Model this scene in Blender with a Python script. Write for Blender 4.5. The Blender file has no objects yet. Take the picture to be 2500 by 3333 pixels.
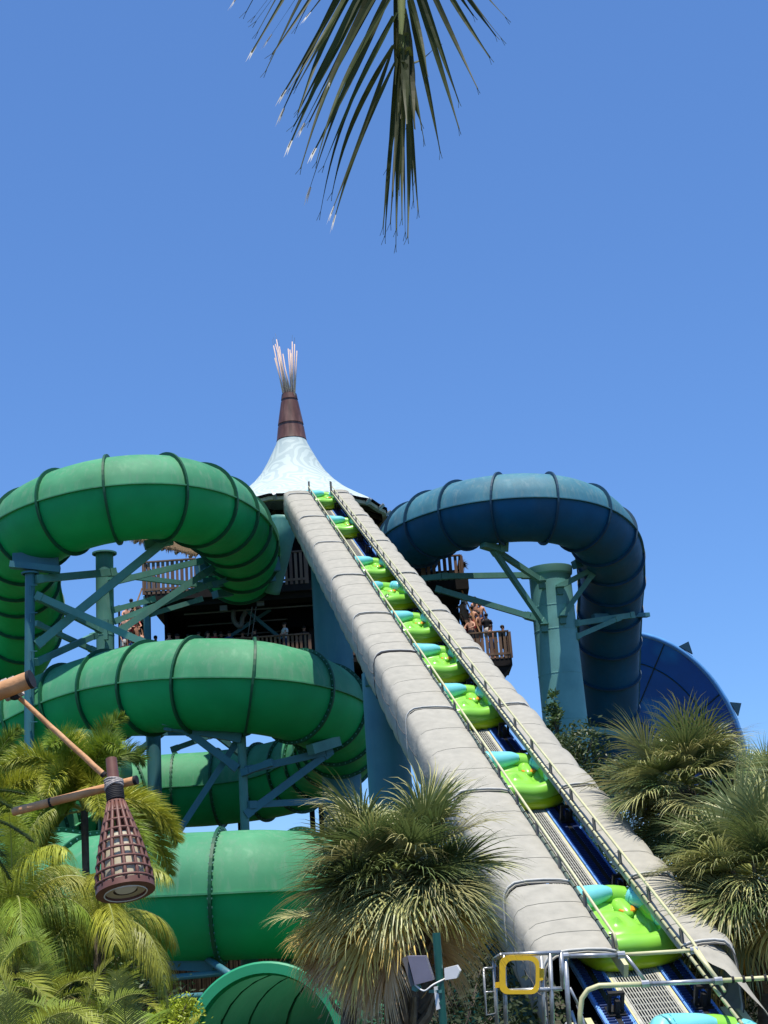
import bpy, math, random
from mathutils import Vector, Matrix, noise
V = Vector
R = math.radians
sin, cos, pi = math.sin, math.cos, math.pi
S = bpy.context.scene
COL = S.collection
rnd = random.Random(7)

# ------------------------------------------------------------------ camera
FPX = 4500.0                      # focal length in photo pixels (2500 x 3333)
PITCH, ROLL = math.atan2(1354, 4500), R(4.1)
CAM = V((0, 0, 5.6))
F = V((0, cos(PITCH), sin(PITCH)))
R0 = V((1, 0, 0)); U0 = V((0, -sin(PITCH), cos(PITCH)))
RX = R0 * cos(ROLL) - U0 * sin(ROLL)
UX = U0 * cos(ROLL) + R0 * sin(ROLL)
cam = bpy.data.cameras.new('camera')
cam.sensor_fit = 'VERTICAL'; cam.sensor_height = 36; cam.lens = FPX / 3333 * 36
cam.clip_end = 5000; cam.clip_start = 0.05
co = bpy.data.objects.new('camera', cam); COL.objects.link(co)
co.matrix_world = Matrix(((RX.x, UX.x, -F.x, CAM.x), (RX.y, UX.y, -F.y, CAM.y), (RX.z, UX.z, -F.z, CAM.z), (0, 0, 0, 1)))
S.camera = co

def P(px, py, y):
    """point of the world plane at distance y (metres) seen at photo pixel px, py"""
    d = F + RX * ((px - 1250) / FPX) - UX * ((py - 1666.5) / FPX)
    return CAM + d * (y / d.y)
def PF(px, py, f):
    """the same at axial distance f"""
    return CAM + (F + RX * ((px - 1250) / FPX) - UX * ((py - 1666.5) / FPX)) * f

# ------------------------------------------------------------------ light
SUN_EL, SUN_AZ = R(77), R(9)      # azimuth from straight behind the camera towards the right
to_sun = V((sin(SUN_AZ) * cos(SUN_EL), -cos(SUN_AZ) * cos(SUN_EL), sin(SUN_EL)))
w = bpy.data.worlds.new('World'); S.world = w; w.use_nodes = True
nt = w.node_tree; bg = nt.nodes['Background']
sky = nt.nodes.new('ShaderNodeTexSky'); sky.sky_type = 'NISHITA'; sky.sun_disc = False
sky.sun_elevation = SUN_EL; sky.sun_rotation = math.atan2(to_sun.x, to_sun.y)
sky.air_density = 1.0; sky.dust_density = 0.0; sky.ozone_density = 6.0; sky.altitude = 0
hs = nt.nodes.new('ShaderNodeGamma'); hs.inputs[1].default_value = .70
tint = nt.nodes.new('ShaderNodeMix'); tint.data_type = 'RGBA'; tint.blend_type = 'MULTIPLY'; tint.inputs[0].default_value = 1
tint.inputs[7].default_value = (.82, 1.25, 1.90, 1)
nt.links.new(sky.outputs[0], hs.inputs['Color']); nt.links.new(hs.outputs[0], tint.inputs[6]); hs = tint
nt.links.new(tint.outputs[2], bg.inputs[0]); bg.inputs[1].default_value = 0.12
sl = bpy.data.lights.new('sun', 'SUN'); sl.energy = 4.8; sl.angle = R(0.53); sl.color = (1, .93, .82)
so = bpy.data.objects.new('sun', sl); COL.objects.link(so)
so.rotation_euler = (-to_sun).to_track_quat('-Z', 'Y').to_euler()
S.view_settings.view_transform = 'Standard'; S.view_settings.look = 'None'
S.view_settings.exposure = 0.3; S.view_settings.gamma = 1.0
try: S.view_settings.use_curve_mapping = False
except Exception: pass
S.render.engine = 'CYCLES'
S.cycles.max_bounces = 8; S.cycles.transparent_max_bounces = 8
S.cycles.use_denoising = True

# ------------------------------------------------------------------ materials
def mat(name, c, rough=.5, spec=.5, var=.12, scale=3.0, bump=0.0, bscale=40, metal=0.0, trans=0.0, coat=0, c2=None, objvar=0.0, stretch=(1,1,1), subs=0, c2amt=(.45,.62)):
    m = bpy.data.materials.new(name); m.use_nodes = True
    n, l = m.node_tree.nodes, m.node_tree.links
    b = n['Principled BSDF']
    b.inputs['Roughness'].default_value = rough
    b.inputs['Metallic'].default_value = metal
    b.inputs['Specular IOR Level'].default_value = spec
    if coat: b.inputs['Coat Weight'].default_value = coat; b.inputs['Coat Roughness'].default_value = .12
    tc = n.new('ShaderNodeTexCoord'); mp = n.new('ShaderNodeMapping'); mp.inputs['Scale'].default_value = stretch
    l.new(tc.outputs['Object'], mp.inputs[0])
    nz = n.new('ShaderNodeTexNoise'); nz.inputs['Scale'].default_value = scale; nz.inputs['Detail'].default_value = 6
    l.new(mp.outputs[0], nz.inputs['Vector'])
    mr = n.new('ShaderNodeMapRange'); mr.inputs[1].default_value = .3; mr.inputs[2].default_value = .7
    mr.inputs[3].default_value = 1 - var; mr.inputs[4].default_value = 1 + var
    l.new(nz.outputs[0], mr.inputs[0])
    src = None
    if c2:
        nz2 = n.new('ShaderNodeTexNoise'); nz2.inputs['Scale'].default_value = scale * .6; nz2.inputs['Detail'].default_value = 5
        l.new(mp.outputs[0], nz2.inputs['Vector'])
        m2 = n.new('ShaderNodeMapRange'); m2.inputs[1].default_value = c2amt[0]; m2.inputs[2].default_value = c2amt[1]
        l.new(nz2.outputs[0], m2.inputs[0])
        mx = n.new('ShaderNodeMix'); mx.data_type = 'RGBA'
        mx.inputs[6].default_value = (*c, 1); mx.inputs[7].default_value = (*c2, 1)
        l.new(m2.outputs[0], mx.inputs[0]); src = mx.outputs[2]
    hv = n.new('ShaderNodeHueSaturation')
    if src: l.new(src, hv.inputs['Color'])
    else: hv.inputs['Color'].default_value = (*c, 1)
    if objvar:
        oi = n.new('ShaderNodeObjectInfo')
        a = n.new('ShaderNodeMapRange'); a.inputs[3].default_value = 1 - objvar; a.inputs[4].default_value = 1 + objvar
        l.new(oi.outputs['Random'], a.inputs[0])
        mu = n.new('ShaderNodeMath'); mu.operation = 'MULTIPLY'
        l.new(a.outputs[0], mu.inputs[0]); l.new(mr.outputs[0], mu.inputs[1]); l.new(mu.outputs[0], hv.inputs['Value'])
        h2 = n.new('ShaderNodeMapRange'); h2.inputs[3].default_value = .5 - objvar * .07; h2.inputs[4].default_value = .5 + objvar * .05
        m3 = n.new('ShaderNodeMath'); m3.operation = 'FRACT'; m4 = n.new('ShaderNodeMath'); m4.operation = 'MULTIPLY'; m4.inputs[1].default_value = 7.3
        l.new(oi.outputs['Random'], m4.inputs[0]); l.new(m4.outputs[0], m3.inputs[0]); l.new(m3.outputs[0], h2.inputs[0]); l.new(h2.outputs[0], hv.inputs['Hue'])
    else:
        l.new(mr.outputs[0], hv.inputs['Value'])
    l.new(hv.outputs[0], b.inputs['Base Color'])
    if bump:
        nb = n.new('ShaderNodeTexNoise'); nb.inputs['Scale'].default_value = bscale; nb.inputs['Detail'].default_value = 4
        l.new(mp.outputs[0], nb.inputs['Vector'])
        bp = n.new('ShaderNodeBump'); bp.inputs['Strength'].default_value = bump; bp.inputs['Distance'].default_value = .03
        l.new(nb.outputs[0], bp.inputs['Height']); l.new(bp.outputs[0], b.inputs['Normal'])
    if subs:
        b.inputs['Subsurface Weight'].default_value = subs; b.inputs['Subsurface Radius'].default_value = (.05, .05, .03)
    if trans:
        t = n.new('ShaderNodeBsdfTranslucent'); ms = n.new('ShaderNodeMixShader'); ms.inputs[0].default_value = trans
        l.new(hv.outputs[0], t.inputs[0]); l.new(b.outputs[0], ms.inputs[1]); l.new(t.outputs[0], ms.inputs[2])
        l.new(ms.outputs[0], n['Material Output'].inputs[0])
    return m

M = {}
M['green'] = mat('green fibreglass', (.003, .40, .115), .5, .4, .10, .9, .05, 2.5, trans=.18, c2=(.006, .44, .13), objvar=.05)  # deeper green for lower shells: shade put into the colour
M['green_top'] = mat('sunlit tone green fibreglass', (.06, .31, .145), .6, .4, .10, .9, .05, 2.5, trans=.16, c2=(.10, .38, .19), objvar=.05, c2amt=(.4, .75))  # paler green for upper shells: sunlight put into the colour
M['green_rim'] = mat('green flange', (.006, .085, .035), .5, .4, .1, 2)
M['blue'] = mat('blue fibreglass', (.001, .095, .20), .5, .3, .12, .9, .05, 2.5, trans=.08, c2=(.01, .09, .17))  # lower shells: deep blue that carries the shade in its colour
M['blue_top'] = mat('sunlit tone blue fibreglass', (.045, .18, .25), .6, .4, .12, .9, .05, 2.5, trans=.05, c2=(.07, .24, .29), c2amt=(.4, .75))  # upper shells: lighter blue that carries the sunlight in its colour
M['blue_rim'] = mat('blue flange', (.008, .05, .09), .5, .4, .1, 2)
M['bowl'] = mat('royal blue fibreglass', (.001, .07, .33), .4, .35, .1, .4, c2=(.002, .12, .42), trans=.10, c2amt=(.5, .6))
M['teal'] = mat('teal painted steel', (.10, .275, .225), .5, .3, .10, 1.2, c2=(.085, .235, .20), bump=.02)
M['teal_lt'] = mat('brightened teal column paint', (.17, .40, .37), .55, .3, .08, 1.2, c2=(.14, .35, .33), bump=.02)  # lightened for one column, in place of sunlight blocked by the tube
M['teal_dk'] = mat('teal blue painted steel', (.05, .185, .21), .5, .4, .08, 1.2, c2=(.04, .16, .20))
M['quilt'] = mat('grey acoustic fabric', (.39, .375, .315), .9, .15, .07, 5, .30, 12, c2=(.335, .325, .275), c2amt=(.45, .8))
M['quiltseam'] = mat('fabric binding', (.56, .56, .52), .85, .1, .1, 8)
M['stitch'] = mat('faint quilting stitch', (.27, .265, .225), .9, .1, .1, 8)
M['strap'] = mat('grey strap', (.10, .10, .095), .8, .2, .2, 8)
M['rope_dk'] = mat('black strap', (.02, .02, .022), .7, .3, .2, 8)
M['cream'] = mat('cream painted rail', (.62, .60, .34), .4, .4, .10, 4)
M['galv'] = mat('galvanised steel', (.42, .44, .45), .35, .5, .18, 14, metal=.6)
M['yellow'] = mat('yellow gate plastic', (.92, .60, .03), .4, .4, .06, 6)
M['belt'] = mat('blue belt plastic', (.17, .38, .85), .45, .4, .15, 5, objvar=.06)
M['belt_dk'] = mat('dark blue belt cleat', (.02, .04, .13), .5, .4, .15, 5)
M['black'] = mat('black plastic', (.012, .012, .014), .5, .4, .1, 5)
M['grate'] = mat('pale grey grating', (.44, .44, .39), .6, .3, .15, 10)
M['raft_g'] = mat('lime raft vinyl', (.27, .66, .07), .3, .5, .04, 3, coat=.25, trans=.06)
M['raft_y'] = mat('yellow green raft vinyl', (.42, .62, .01), .32, .5, .04, 3, coat=.25, trans=.06)
M['raft_c'] = mat('cyan raft vinyl', (.22, .70, .74), .3, .5, .05, 4, coat=.25, trans=.06)
M['crease'] = mat('cushion crease', (.03, .33, .38), .5, .3, .05, 4)
M['raft_o'] = mat('orange raft seat', (.80, .30, .02), .4, .4, .05, 4)
M['patch'] = mat('pale green handle patch', (.50, .80, .35), .4, .4, .05, 4)
M['handle'] = mat('white grab handle', (.75, .78, .75), .4, .4, .05, 4)
M['timber'] = mat('grey brown timber', (.20, .125, .085), .75, .2, .3, 3, .2, 25, stretch=(1, 1, .2), objvar=.18)
M['timber_dk'] = mat('dark timber', (.018, .015, .014), .8, .2, .2, 3, .1, 20)
M['log'] = mat('peeled log', (.66, .37, .18), .6, .3, .2, 5, .25, 20, stretch=(1, 1, 1), c2=(.50, .24, .10), c2amt=(.4, .7))
M['rope'] = mat('grey rope', (.42, .38, .35), .9, .1, .25, 40, .6, 60)
M['stick'] = mat('pale tan pole', (.66, .50, .40), .6, .3, .1, 6)
M['mast'] = mat('weathered brown mast', (.115, .05, .038), .5, .4, .3, 1.5, stretch=(4, 4, .5), c2=(.19, .10, .08), c2amt=(.5, .75))
M['cage'] = mat('brown lantern paint', (.17, .075, .055), .5, .4, .12, 12)
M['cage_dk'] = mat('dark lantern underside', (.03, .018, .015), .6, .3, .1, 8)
M['lampglass'] = mat('frosted lamp cylinder', (.75, .68, .50), .5, .4, .05, 6, trans=.3)
M['lampwhite'] = mat('white lamp diffuser', (.8, .8, .76), .4, .4, .03, 6)
M['thatch'] = mat('thatch', (.13, .09, .05), .95, .1, .35, 12, .6, 30, stretch=(1, 1, .3))
M['dark'] = mat('dark interior', (.006, .006, .007), 1, 0, .2, 1)  # near-black base holds deep interior shade in the colour
M['pipe'] = mat('dusty service pipe', (.16, .15, .14), .6, .3, .2, 3)
M['skin'] = mat('skin', (.58, .30, .20), .55, .35, .06, 8)
M['skin2'] = mat('tanned skin', (.36, .17, .10), .55, .35, .06, 8)
M['hair'] = mat('dark hair', (.02, .014, .010), .6, .3, .2, 8)
M['cl_black'] = mat('black swimwear', (.02, .02, .025), .7, .2, .1, 8)
M['cl_red'] = mat('red swimwear', (.40, .04, .05), .7, .2, .1, 8)
M['cl_white'] = mat('white shirt', (.75, .73, .70), .8, .2, .05, 8)
M['cl_blue'] = mat('blue swimwear', (.04, .10, .28), .7, .2, .1, 8)
M['trunk'] = mat('palm trunk', (.13, .11, .09), .9, .1, .3, 6, .6, 20, stretch=(1, 1, 3))
M['boot'] = mat('palm boot', (.20, .16, .11), .9, .1, .3, 8, .4, 20, objvar=.25)
M['leaf'] = mat('sabal leaf', (.15, .20, .065), .45, .45, .25, 3, trans=.2, objvar=.28)
M['leaf2'] = mat('olive sabal leaf', (.42, .42, .16), .45, .45, .25, 3, trans=.2, objvar=.28)
M['leaf_y'] = mat('yellowing palm leaf', (.82, .62, .17), .6, .3, .25, 3, trans=.2, objvar=.25)
M['leaf_b'] = mat('dry palm leaf', (.72, .54, .32), .8, .2, .3, 3, trans=.25, objvar=.25)
M['fox'] = mat('foxtail leaf', (.21, .29, .03), .5, .35, .25, 2.5, trans=.22, objvar=.28)
M['fox_y'] = mat('golden foxtail leaf', (.38, .40, .045), .5, .35, .25, 2.5, trans=.22, objvar=.25)
M['areca'] = mat('areca leaf', (.32, .36, .05), .45, .4, .25, 2.5, trans=.22, objvar=.28)
M['fern'] = mat('dark feathery leaf', (.05, .10, .02), .5, .4, .2, 4, trans=.35, objvar=.2)
M['shrub'] = mat('broad shrub leaf', (.075, .13, .035), .45, .45, .35, 3, trans=.25, objvar=.3)
M['shrub_y'] = mat('yellow green shrub leaf', (.42, .52, .04), .45, .45, .25, 3, trans=.2, objvar=.2)
M['coco'] = mat('coconut leaflet', (.040, .056, .012), .55, .22, .25, 6, trans=.26, objvar=.3)
M['tip'] = mat('bleached leaflet tip', (.55, .54, .48), .6, .3, .1, 6)
M['stem'] = mat('yellow green stem', (.28, .30, .08), .5, .4, .15, 6)
M['bark'] = mat('grey bark', (.12, .10, .08), .9, .1, .3, 8, .4, 20)
M['reed'] = mat('reed screen cane', (.04, .03, .02), .9, .1, .3, 5, objvar=.3)
M['pole_g'] = mat('dark green pole', (.012, .10, .075), .35, .5, .1, 4)
M['lampbox'] = mat('grey lamp housing', (.20, .19, .24), .5, .4, .1, 6)
M['ground'] = mat('mulch and soil', (.07, .055, .035), .95, .1, .4, 1.5, .5, 6, c2=(.05, .07, .025))
M['paving'] = mat('terrace paving', (.32, .28, .23), .85, .2, .2, 2, .2, 12)
M['deep'] = mat('deep green foliage', (.035, .06, .02), .6, .3, .4, 2, trans=.2, objvar=.3)

def tent_material():
    m = bpy.data.materials.new('printed tent fabric'); m.use_nodes = True
    n, l = m.node_tree.nodes, m.node_tree.links; b = n['Principled BSDF']
    b.inputs['Roughness'].default_value = .7
    tc = n.new('ShaderNodeTexCoord')
    nz = n.new('ShaderNodeTexNoise'); nz.inputs['Scale'].default_value = .9; nz.inputs['Detail'].default_value = 1
    l.new(tc.outputs['Object'], nz.inputs['Vector'])
    mx0 = n.new('ShaderNodeVectorMath'); mx0.operation = 'MULTIPLY_ADD'
    l.new(nz.outputs['Color'], mx0.inputs[0]); mx0.inputs[1].default_value = (.9, .9, .9); l.new(tc.outputs['Object'], mx0.inputs[2])
    vo = n.new('ShaderNodeTexVoronoi'); vo.inputs['Scale'].default_value = .46; vo.feature = 'F1'
    l.new(mx0.outputs[0], vo.inputs['Vector'])
    mu = n.new('ShaderNodeMath'); mu.operation = 'MULTIPLY'; mu.inputs[1].default_value = 46
    l.new(vo.outputs['Distance'], mu.inputs[0])
    sn = n.new('ShaderNodeMath'); sn.operation = 'SINE'; l.new(mu.outputs[0], sn.inputs[0])
    mr = n.new('ShaderNodeMapRange'); mr.inputs[1].default_value = -.15; mr.inputs[2].default_value = .15
    l.new(sn.outputs[0], mr.inputs[0])
    mx = n.new('ShaderNodeMix'); mx.data_type = 'RGBA'
    mx.inputs[6].default_value = (.50, .59, .56, 1); mx.inputs[7].default_value = (.40, .49, .48, 1)
    l.new(mr.outputs[0], mx.inputs[0]); l.new(mx.outputs[2], b.inputs['Base Color'])
    return m
M['tent'] = tent_material()
def streaks(key, amt, sc=(1.2, 1.2, 6)):
    n, l = M[key].node_tree.nodes, M[key].node_tree.links; hv = [x for x in n if x.type == 'HUE_SAT'][0]; b = n['Principled BSDF']
    nz = n.new('ShaderNodeTexNoise'); nz.inputs['Scale'].default_value = 1.6; nz.inputs['Detail'].default_value = 9; nz.inputs['Roughness'].default_value = .7
    mp = n.new('ShaderNodeMapping'); mp.inputs['Scale'].default_value = (2.6, 2.6, .35); tc = n.new('ShaderNodeTexCoord'); l.new(tc.outputs['Object'], mp.inputs[0]); l.new(mp.outputs[0], nz.inputs['Vector'])
    mr = n.new('ShaderNodeMapRange'); mr.inputs[1].default_value = .50; mr.inputs[2].default_value = .78; mr.inputs[4].default_value = amt; l.new(nz.outputs[0], mr.inputs[0])
    mx = n.new('ShaderNodeMix'); mx.data_type = 'RGBA'; mx.inputs[7].default_value = (.42, .44, .38, 1) if amt > 0 else (0, 0, 0, 1)
    l.new(mr.outputs[0], mx.inputs[0]); l.new(hv.outputs[0], mx.inputs[6]); l.new(mx.outputs[2], b.inputs['Base Color'])
    rr = n.new('ShaderNodeMapRange'); rr.inputs[1].default_value = .3; rr.inputs[2].default_value = .7; rr.inputs[3].default_value = b.inputs['Roughness'].default_value - .08; rr.inputs[4].default_value = b.inputs['Roughness'].default_value + .2
    l.new(nz.outputs[0], rr.inputs[0]); l.new(rr.outputs[0], b.inputs['Roughness'])
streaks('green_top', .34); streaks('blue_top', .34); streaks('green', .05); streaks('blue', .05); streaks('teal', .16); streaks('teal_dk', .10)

# ------------------------------------------------------------------ builders
ORG = {}
class MB:
    def __init__(s): s.v, s.f, s.m = [], [], []
    def add(s, vs, fs, mi=0):
        o = len(s.v); s.v += [V(a) for a in vs]; s.f += [tuple(o + i for i in f) for f in fs]; s.m += [mi] * len(fs)
    def box(s, c, sx, sy, sz, ax=None, mi=0):
        ax = ax or (V((1, 0, 0)), V((0, 1, 0)), V((0, 0, 1)))
        vs = [V(c) + ax[0] * (sx / 2 * i) + ax[1] * (sy / 2 * j) + ax[2] * (sz / 2 * k) for i in (-1, 1) for j in (-1, 1) for k in (-1, 1)]
        s.add(vs, [(0, 1, 3, 2), (4, 6, 7, 5), (0, 4, 5, 1), (2, 3, 7, 6), (0, 2, 6, 4), (1, 5, 7, 3)], mi)
    def bar(s, a, b, wd, h, mi=0, up=None):
        a, b = V(a), V(b); d = (b - a); L = d.length
        if L < 1e-6: return
        d /= L; up = up or V((0, 0, 1))
        if abs(d.dot(up)) > .98: up = V((0, 1, 0))
        sd = d.cross(up).normalized(); u = sd.cross(d)
        s.box((a + b) / 2, L, wd, h, (d, sd, u), mi)
    def tube(s, pts, r, n=8, mi=0, cap=True):
        pts = [V(p) for p in pts]; rs = r if isinstance(r, (list, tuple)) else [r] * len(pts)
        o = len(s.v); prev = None
        for i, p in enumerate(pts):
            d = (pts[min(i + 1, len(pts) - 1)] - pts[max(i - 1, 0)]).normalized()
            if prev is None:
                a = V((0, 0, 1)) if abs(d.z) < .9 else V((1, 0, 0)); x = d.cross(a).normalized()
            else:
                x = (prev - d * prev.dot(d)).normalized()
            prev = x; y = d.cross(x)
            for k in range(n):
                t = 2 * pi * k / n; s.v.append(p + (x * cos(t) + y * sin(t)) * rs[i])
        for i in range(len(pts) - 1):
            for k in range(n):
                k2 = (k + 1) % n; s.f.append((o + i * n + k, o + i * n + k2, o + (i + 1) * n + k2, o + (i + 1) * n + k)); s.m.append(mi)
        if cap:
            s.f.append(tuple(o + k for k in range(n))[::-1]); s.m.append(mi)
            s.f.append(tuple(o + (len(pts) - 1) * n + k for k in range(n))); s.m.append(mi)
    def lathe(s, base, axis, prof, n=32, mi=0, cap=False):
        base, d = V(base), V(axis).normalized()
        a = V((1, 0, 0)) if abs(d.x) < .9 else V((0, 1, 0)); x = (a - d * a.dot(d)).normalized(); y = d.cross(x)
        o = len(s.v)
        for (r, h) in prof:
            for k in range(n):
                t = 2 * pi * k / n; s.v.append(base + d * h + (x * cos(t) + y * sin(t)) * r)
        for i in range(len(prof) - 1):
            for k in range(n):
                k2 = (k + 1) % n; s.f.append((o + i * n + k, o + i * n + k2, o + (i + 1) * n + k2, o + (i + 1) * n + k)); s.m.append(mi)
        if cap:
            s.f.append(tuple(o + k for k in range(n))[::-1]); s.m.append(mi)
            s.f.append(tuple(o + (len(prof) - 1) * n + k for k in range(n))); s.m.append(mi)
    def grid(s, rows, mi=0, close=False):
        o = len(s.v); n = len(rows[0])
        for r_ in rows: s.v += [V(p) for p in r_]
        for i in range(len(rows) - 1):
            for k in range(n if close else n - 1):
                k2 = (k + 1) % n; s.f.append((o + i * n + k, o + i * n + k2, o + (i + 1) * n + k2, o + (i + 1) * n + k)); s.m.append(mi)
    def ball(s, c, rx, ry=None, rz=None, n=10, mi=0):
        ry = ry or rx; rz = rz or rx
        rows = []
        for i in range(n // 2 + 1):
            a = pi * i / (n // 2) - pi / 2; e = max(cos(a), .02)
            rows.append([V(c) + V((rx * e * cos(2 * pi * k / n), ry * e * sin(2 * pi * k / n), rz * sin(a))) for k in range(n)])
        s.grid(rows, mi, True)
    def mesh(s, name, mats, org=V((0, 0, 0)), smooth=False):
        me = bpy.data.meshes.new(name)
        me.from_pydata([tuple(p - org) for p in s.v], [], s.f)
        mats = mats if isinstance(mats, (list, tuple)) else [mats]
        for x in mats: me.materials.append(x)
        if len(mats) > 1: me.polygons.foreach_set('material_index', s.m)
        if smooth: me.polygons.foreach_set('use_smooth', [True] * len(me.polygons))
        me.update()
        if smooth == 'auto':
            try: me.set_sharp_from_angle(angle=R(35))
            except Exception: pass
        return me
    def build(s, name, mats, parent=None, smooth=False, **kw):
        org = ORG.get(parent.name, V((0, 0, 0))) if parent else V((0, 0, 0))
        o = bpy.data.objects.new(name, s.mesh(name, mats, org, smooth)); COL.objects.link(o)
        if parent: o.parent = parent; ORG[o.name] = org
        for k, v in kw.items(): o[k] = v
        return o

def tag(o, label, cat, group=None, kind=None):
    if label: o['label'] = label
    if cat: o['category'] = cat
    if group: o['group'] = group
    if kind: o['kind'] = kind
    return o
def thing(name, label, cat, loc=(0, 0, 0), group=None):
    o = bpy.data.objects.new(name, None); COL.objects.link(o); o.location = loc; o.empty_display_size = .2
    ORG[o.name] = V(loc); return tag(o, label, cat, group)
def link_mesh(name, me, parent, loc=(0, 0, 0), rz=0, sc=1, tilt=0):
    o = bpy.data.objects.new(name, me); COL.objects.link(o); o.parent = parent
    o.location = loc; o.rotation_euler = (0, tilt, rz); o.scale = (sc, sc, sc); return o
def copy_tree(o, parent=None):
    c = o.copy(); COL.objects.link(c)
    if parent: c.parent = parent
    for ch in [x for x in o.children]: copy_tree(ch, c)
    return c
def crom(pts, n=12):
    out = []; q = [pts[0] * 2 - pts[1]] + list(pts) + [pts[-1] * 2 - pts[-2]]
    for i in range(1, len(q) - 2):
        for k in range(n):
            t = k / n; a, b, c, d = q[i - 1], q[i], q[i + 1], q[i + 2]
            out.append(.5 * ((2 * b) + (c - a) * t + (2 * a - 5 * b + 4 * c - d) * t * t + (3 * b - a - 3 * c + d) * t ** 3))
    out.append(pts[-1]); return out
def resample(pts, step):
    acc = [0]
    for a, b in zip(pts, pts[1:]): acc.append(acc[-1] + (b - a).length)
    n = max(2, round(acc[-1] / step)); out = []; j = 0
    for i in range(n + 1):
        t = acc[-1] * i / n
        while j < len(pts) - 2 and acc[j + 1] < t: j += 1
        f = (t - acc[j]) / max(1e-9, acc[j + 1] - acc[j]); out.append(pts[j].lerp(pts[j + 1], min(1, f)))
    return out

# ------------------------------------------------------------------ setting
g = MB(); g.grid([[V((x, y, 0)) for x in (-1500, 1500)] for y in (-1500, 3000)])
tag(g.build('ground', M['ground']), None, None, kind='structure')
t_ = MB(); t_.box((0, -3, 2.0), 22, 18, 3.98)
tag(t_.build('terrace', M['paving']), None, None, kind='structure')

# ------------------------------------------------------------------ tube slides
def tube_slide(root, pts, rad, top, low, rim, seg=2.187, sub=6, bolts=False, phase=0, split=0.0, skip_last=False):
    pts = resample(crom(pts, 16), seg / sub)
    n = len(pts); fr = []
    for i in range(n):
        d = (pts[min(i + 1, n - 1)] - pts[max(i - 1, 0)]).normalized()
        sd = d.cross(V((0, 0, 1)))
        sd = sd.normalized() if sd.length > .15 else fr[-1][1]
        if fr and sd.dot(fr[-1][1]) < .6: sd = fr[-1][1].lerp(sd, .3).normalized()
        fr.append((d, sd, sd.cross(d).normalized()))
    K = 14
    def ring(i, r, a0, a1, k=K):
        d, sd, u = fr[i]
        return [pts[i] + (sd * cos(a0 + (a1 - a0) * j / k) + u * sin(a0 + (a1 - a0) * j / k)) * r for j in range(k + 1)]
    i = 0
    while i < n - 1:
        j = min(i + sub, n - 1)
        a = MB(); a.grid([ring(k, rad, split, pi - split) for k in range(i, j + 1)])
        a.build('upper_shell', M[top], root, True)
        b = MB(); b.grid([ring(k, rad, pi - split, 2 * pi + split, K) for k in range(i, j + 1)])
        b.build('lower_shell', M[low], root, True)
        # side seam ridges: thin ledges along both sides
        for an in (split, pi - split):
            s_ = MB(); rows = []
            for k in range(i, j + 1):
                d, sd, u = fr[k]; e = sd * cos(an) + u * sin(an); c = pts[k]
                rows.append([c + e * (rad - .01) + u * .025, c + e * (rad + .11) + u * .025, c + e * (rad + .11) - u * .025, c + e * (rad - .01) - u * .025])
            s_.grid(rows, 0, True)
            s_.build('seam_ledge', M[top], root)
        # bolted ring flange
        fl = MB(); d, sd, u = fr[i]; rows = []
        for q in range(49):
            an = 2 * pi * q / 48; e = sd * cos(an) + u * sin(an)
            rows.append([pts[i] + e * (rad - .02) - d * .045, pts[i] + e * (rad + .14) - d * .045, pts[i] + e * (rad + .14) + d * .045, pts[i] + e * (rad - .02) + d * .045])
        fl.grid(rows, 0, True)
        if bolts and (bolts is True or i // sub >= bolts):
            for q in range(48):
                an = 2 * pi * (q + .5) / 48; e = sd * cos(an) + u * sin(an); tt = d.cross(e)
                for sg in (-1, 1):
                    fl.box(pts[i] + e * (rad + .075) + d * (.06 * sg), .045, .045, .03, (e, tt, d), 1)
        fl.build('ring_flange', [M[rim], M['teal']], root)
        i = j
    return pts, fr

green = thing('tube_slide', 'long green spiral tube slide looping twice around the left of the tower', 'water slide', P(340, 3000, 60) * 1)
D = [(780, 1850, 68), (785, 1785, 64.5), (738, 1702, 60.5), (630, 1638, 56.8), (480, 1617, 55), (300, 1640, 54.8), (140, 1700, 56), (60, 1790, 59), (62, 1890, 62.5), (80, 2010, 65.5), (40, 2130, 68), (-120, 2240, 68.5), (-280, 2350, 65.5), (-280, 2435, 60.5), (-110, 2440, 57.8), (70, 2372, 57.4), (240, 2300, 56.4), (410, 2252, 54.9), (590, 2230, 53.4), (780, 2232, 52.8), (930, 2255, 53.6), (1045, 2300, 55.8), (1098, 2365, 59), (1090, 2440, 62.5), (1010, 2500, 65.5), (880, 2540, 67.3), (700, 2565, 68), (500, 2580, 68), (300, 2620, 66), (130, 2690, 62), (30, 2760, 56.5), (20, 2830, 50), (110, 2880, 45.5), (270, 2915, 42.8), (450, 2922, 41.4), (680, 2915, 40.8), (900, 2908, 41), (1100, 2925, 42.5), (1300, 2960, 45)]
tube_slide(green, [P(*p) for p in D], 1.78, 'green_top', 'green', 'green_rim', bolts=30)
g5 = thing('tube_slide', 'open mouth of a green tube slide at the bottom, beside the palm trunk', 'water slide', P(870, 3422, 32))
D = [(868, 3425, 31.5), (950, 3420, 34), (1090, 3390, 37.5), (1290, 3355, 40), (1480, 3340, 41)]
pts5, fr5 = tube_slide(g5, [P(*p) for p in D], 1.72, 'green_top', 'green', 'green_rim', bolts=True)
d, sd, u = fr5[0]; lip = MB(); rows = []
for q in range(65):
    an = 2 * pi * q / 64; e = sd * cos(an) + u * sin(an); c = pts5[0] - d * .06
    rows.append([c + e * 1.56 - d * .03, c + e * 1.60 - d * .16, c + e * 1.80 - d * .16, c + e * 1.84 - d * .12, c + e * 1.84 + d * .1, c + e * 1.56 + d * .1])
lip.grid(rows, 0, True); lip.build('mouth_lip', mat('mouth green', (.035, .36, .17), .35, .5, .05, 2, trans=.1), g5, 'auto')
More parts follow.
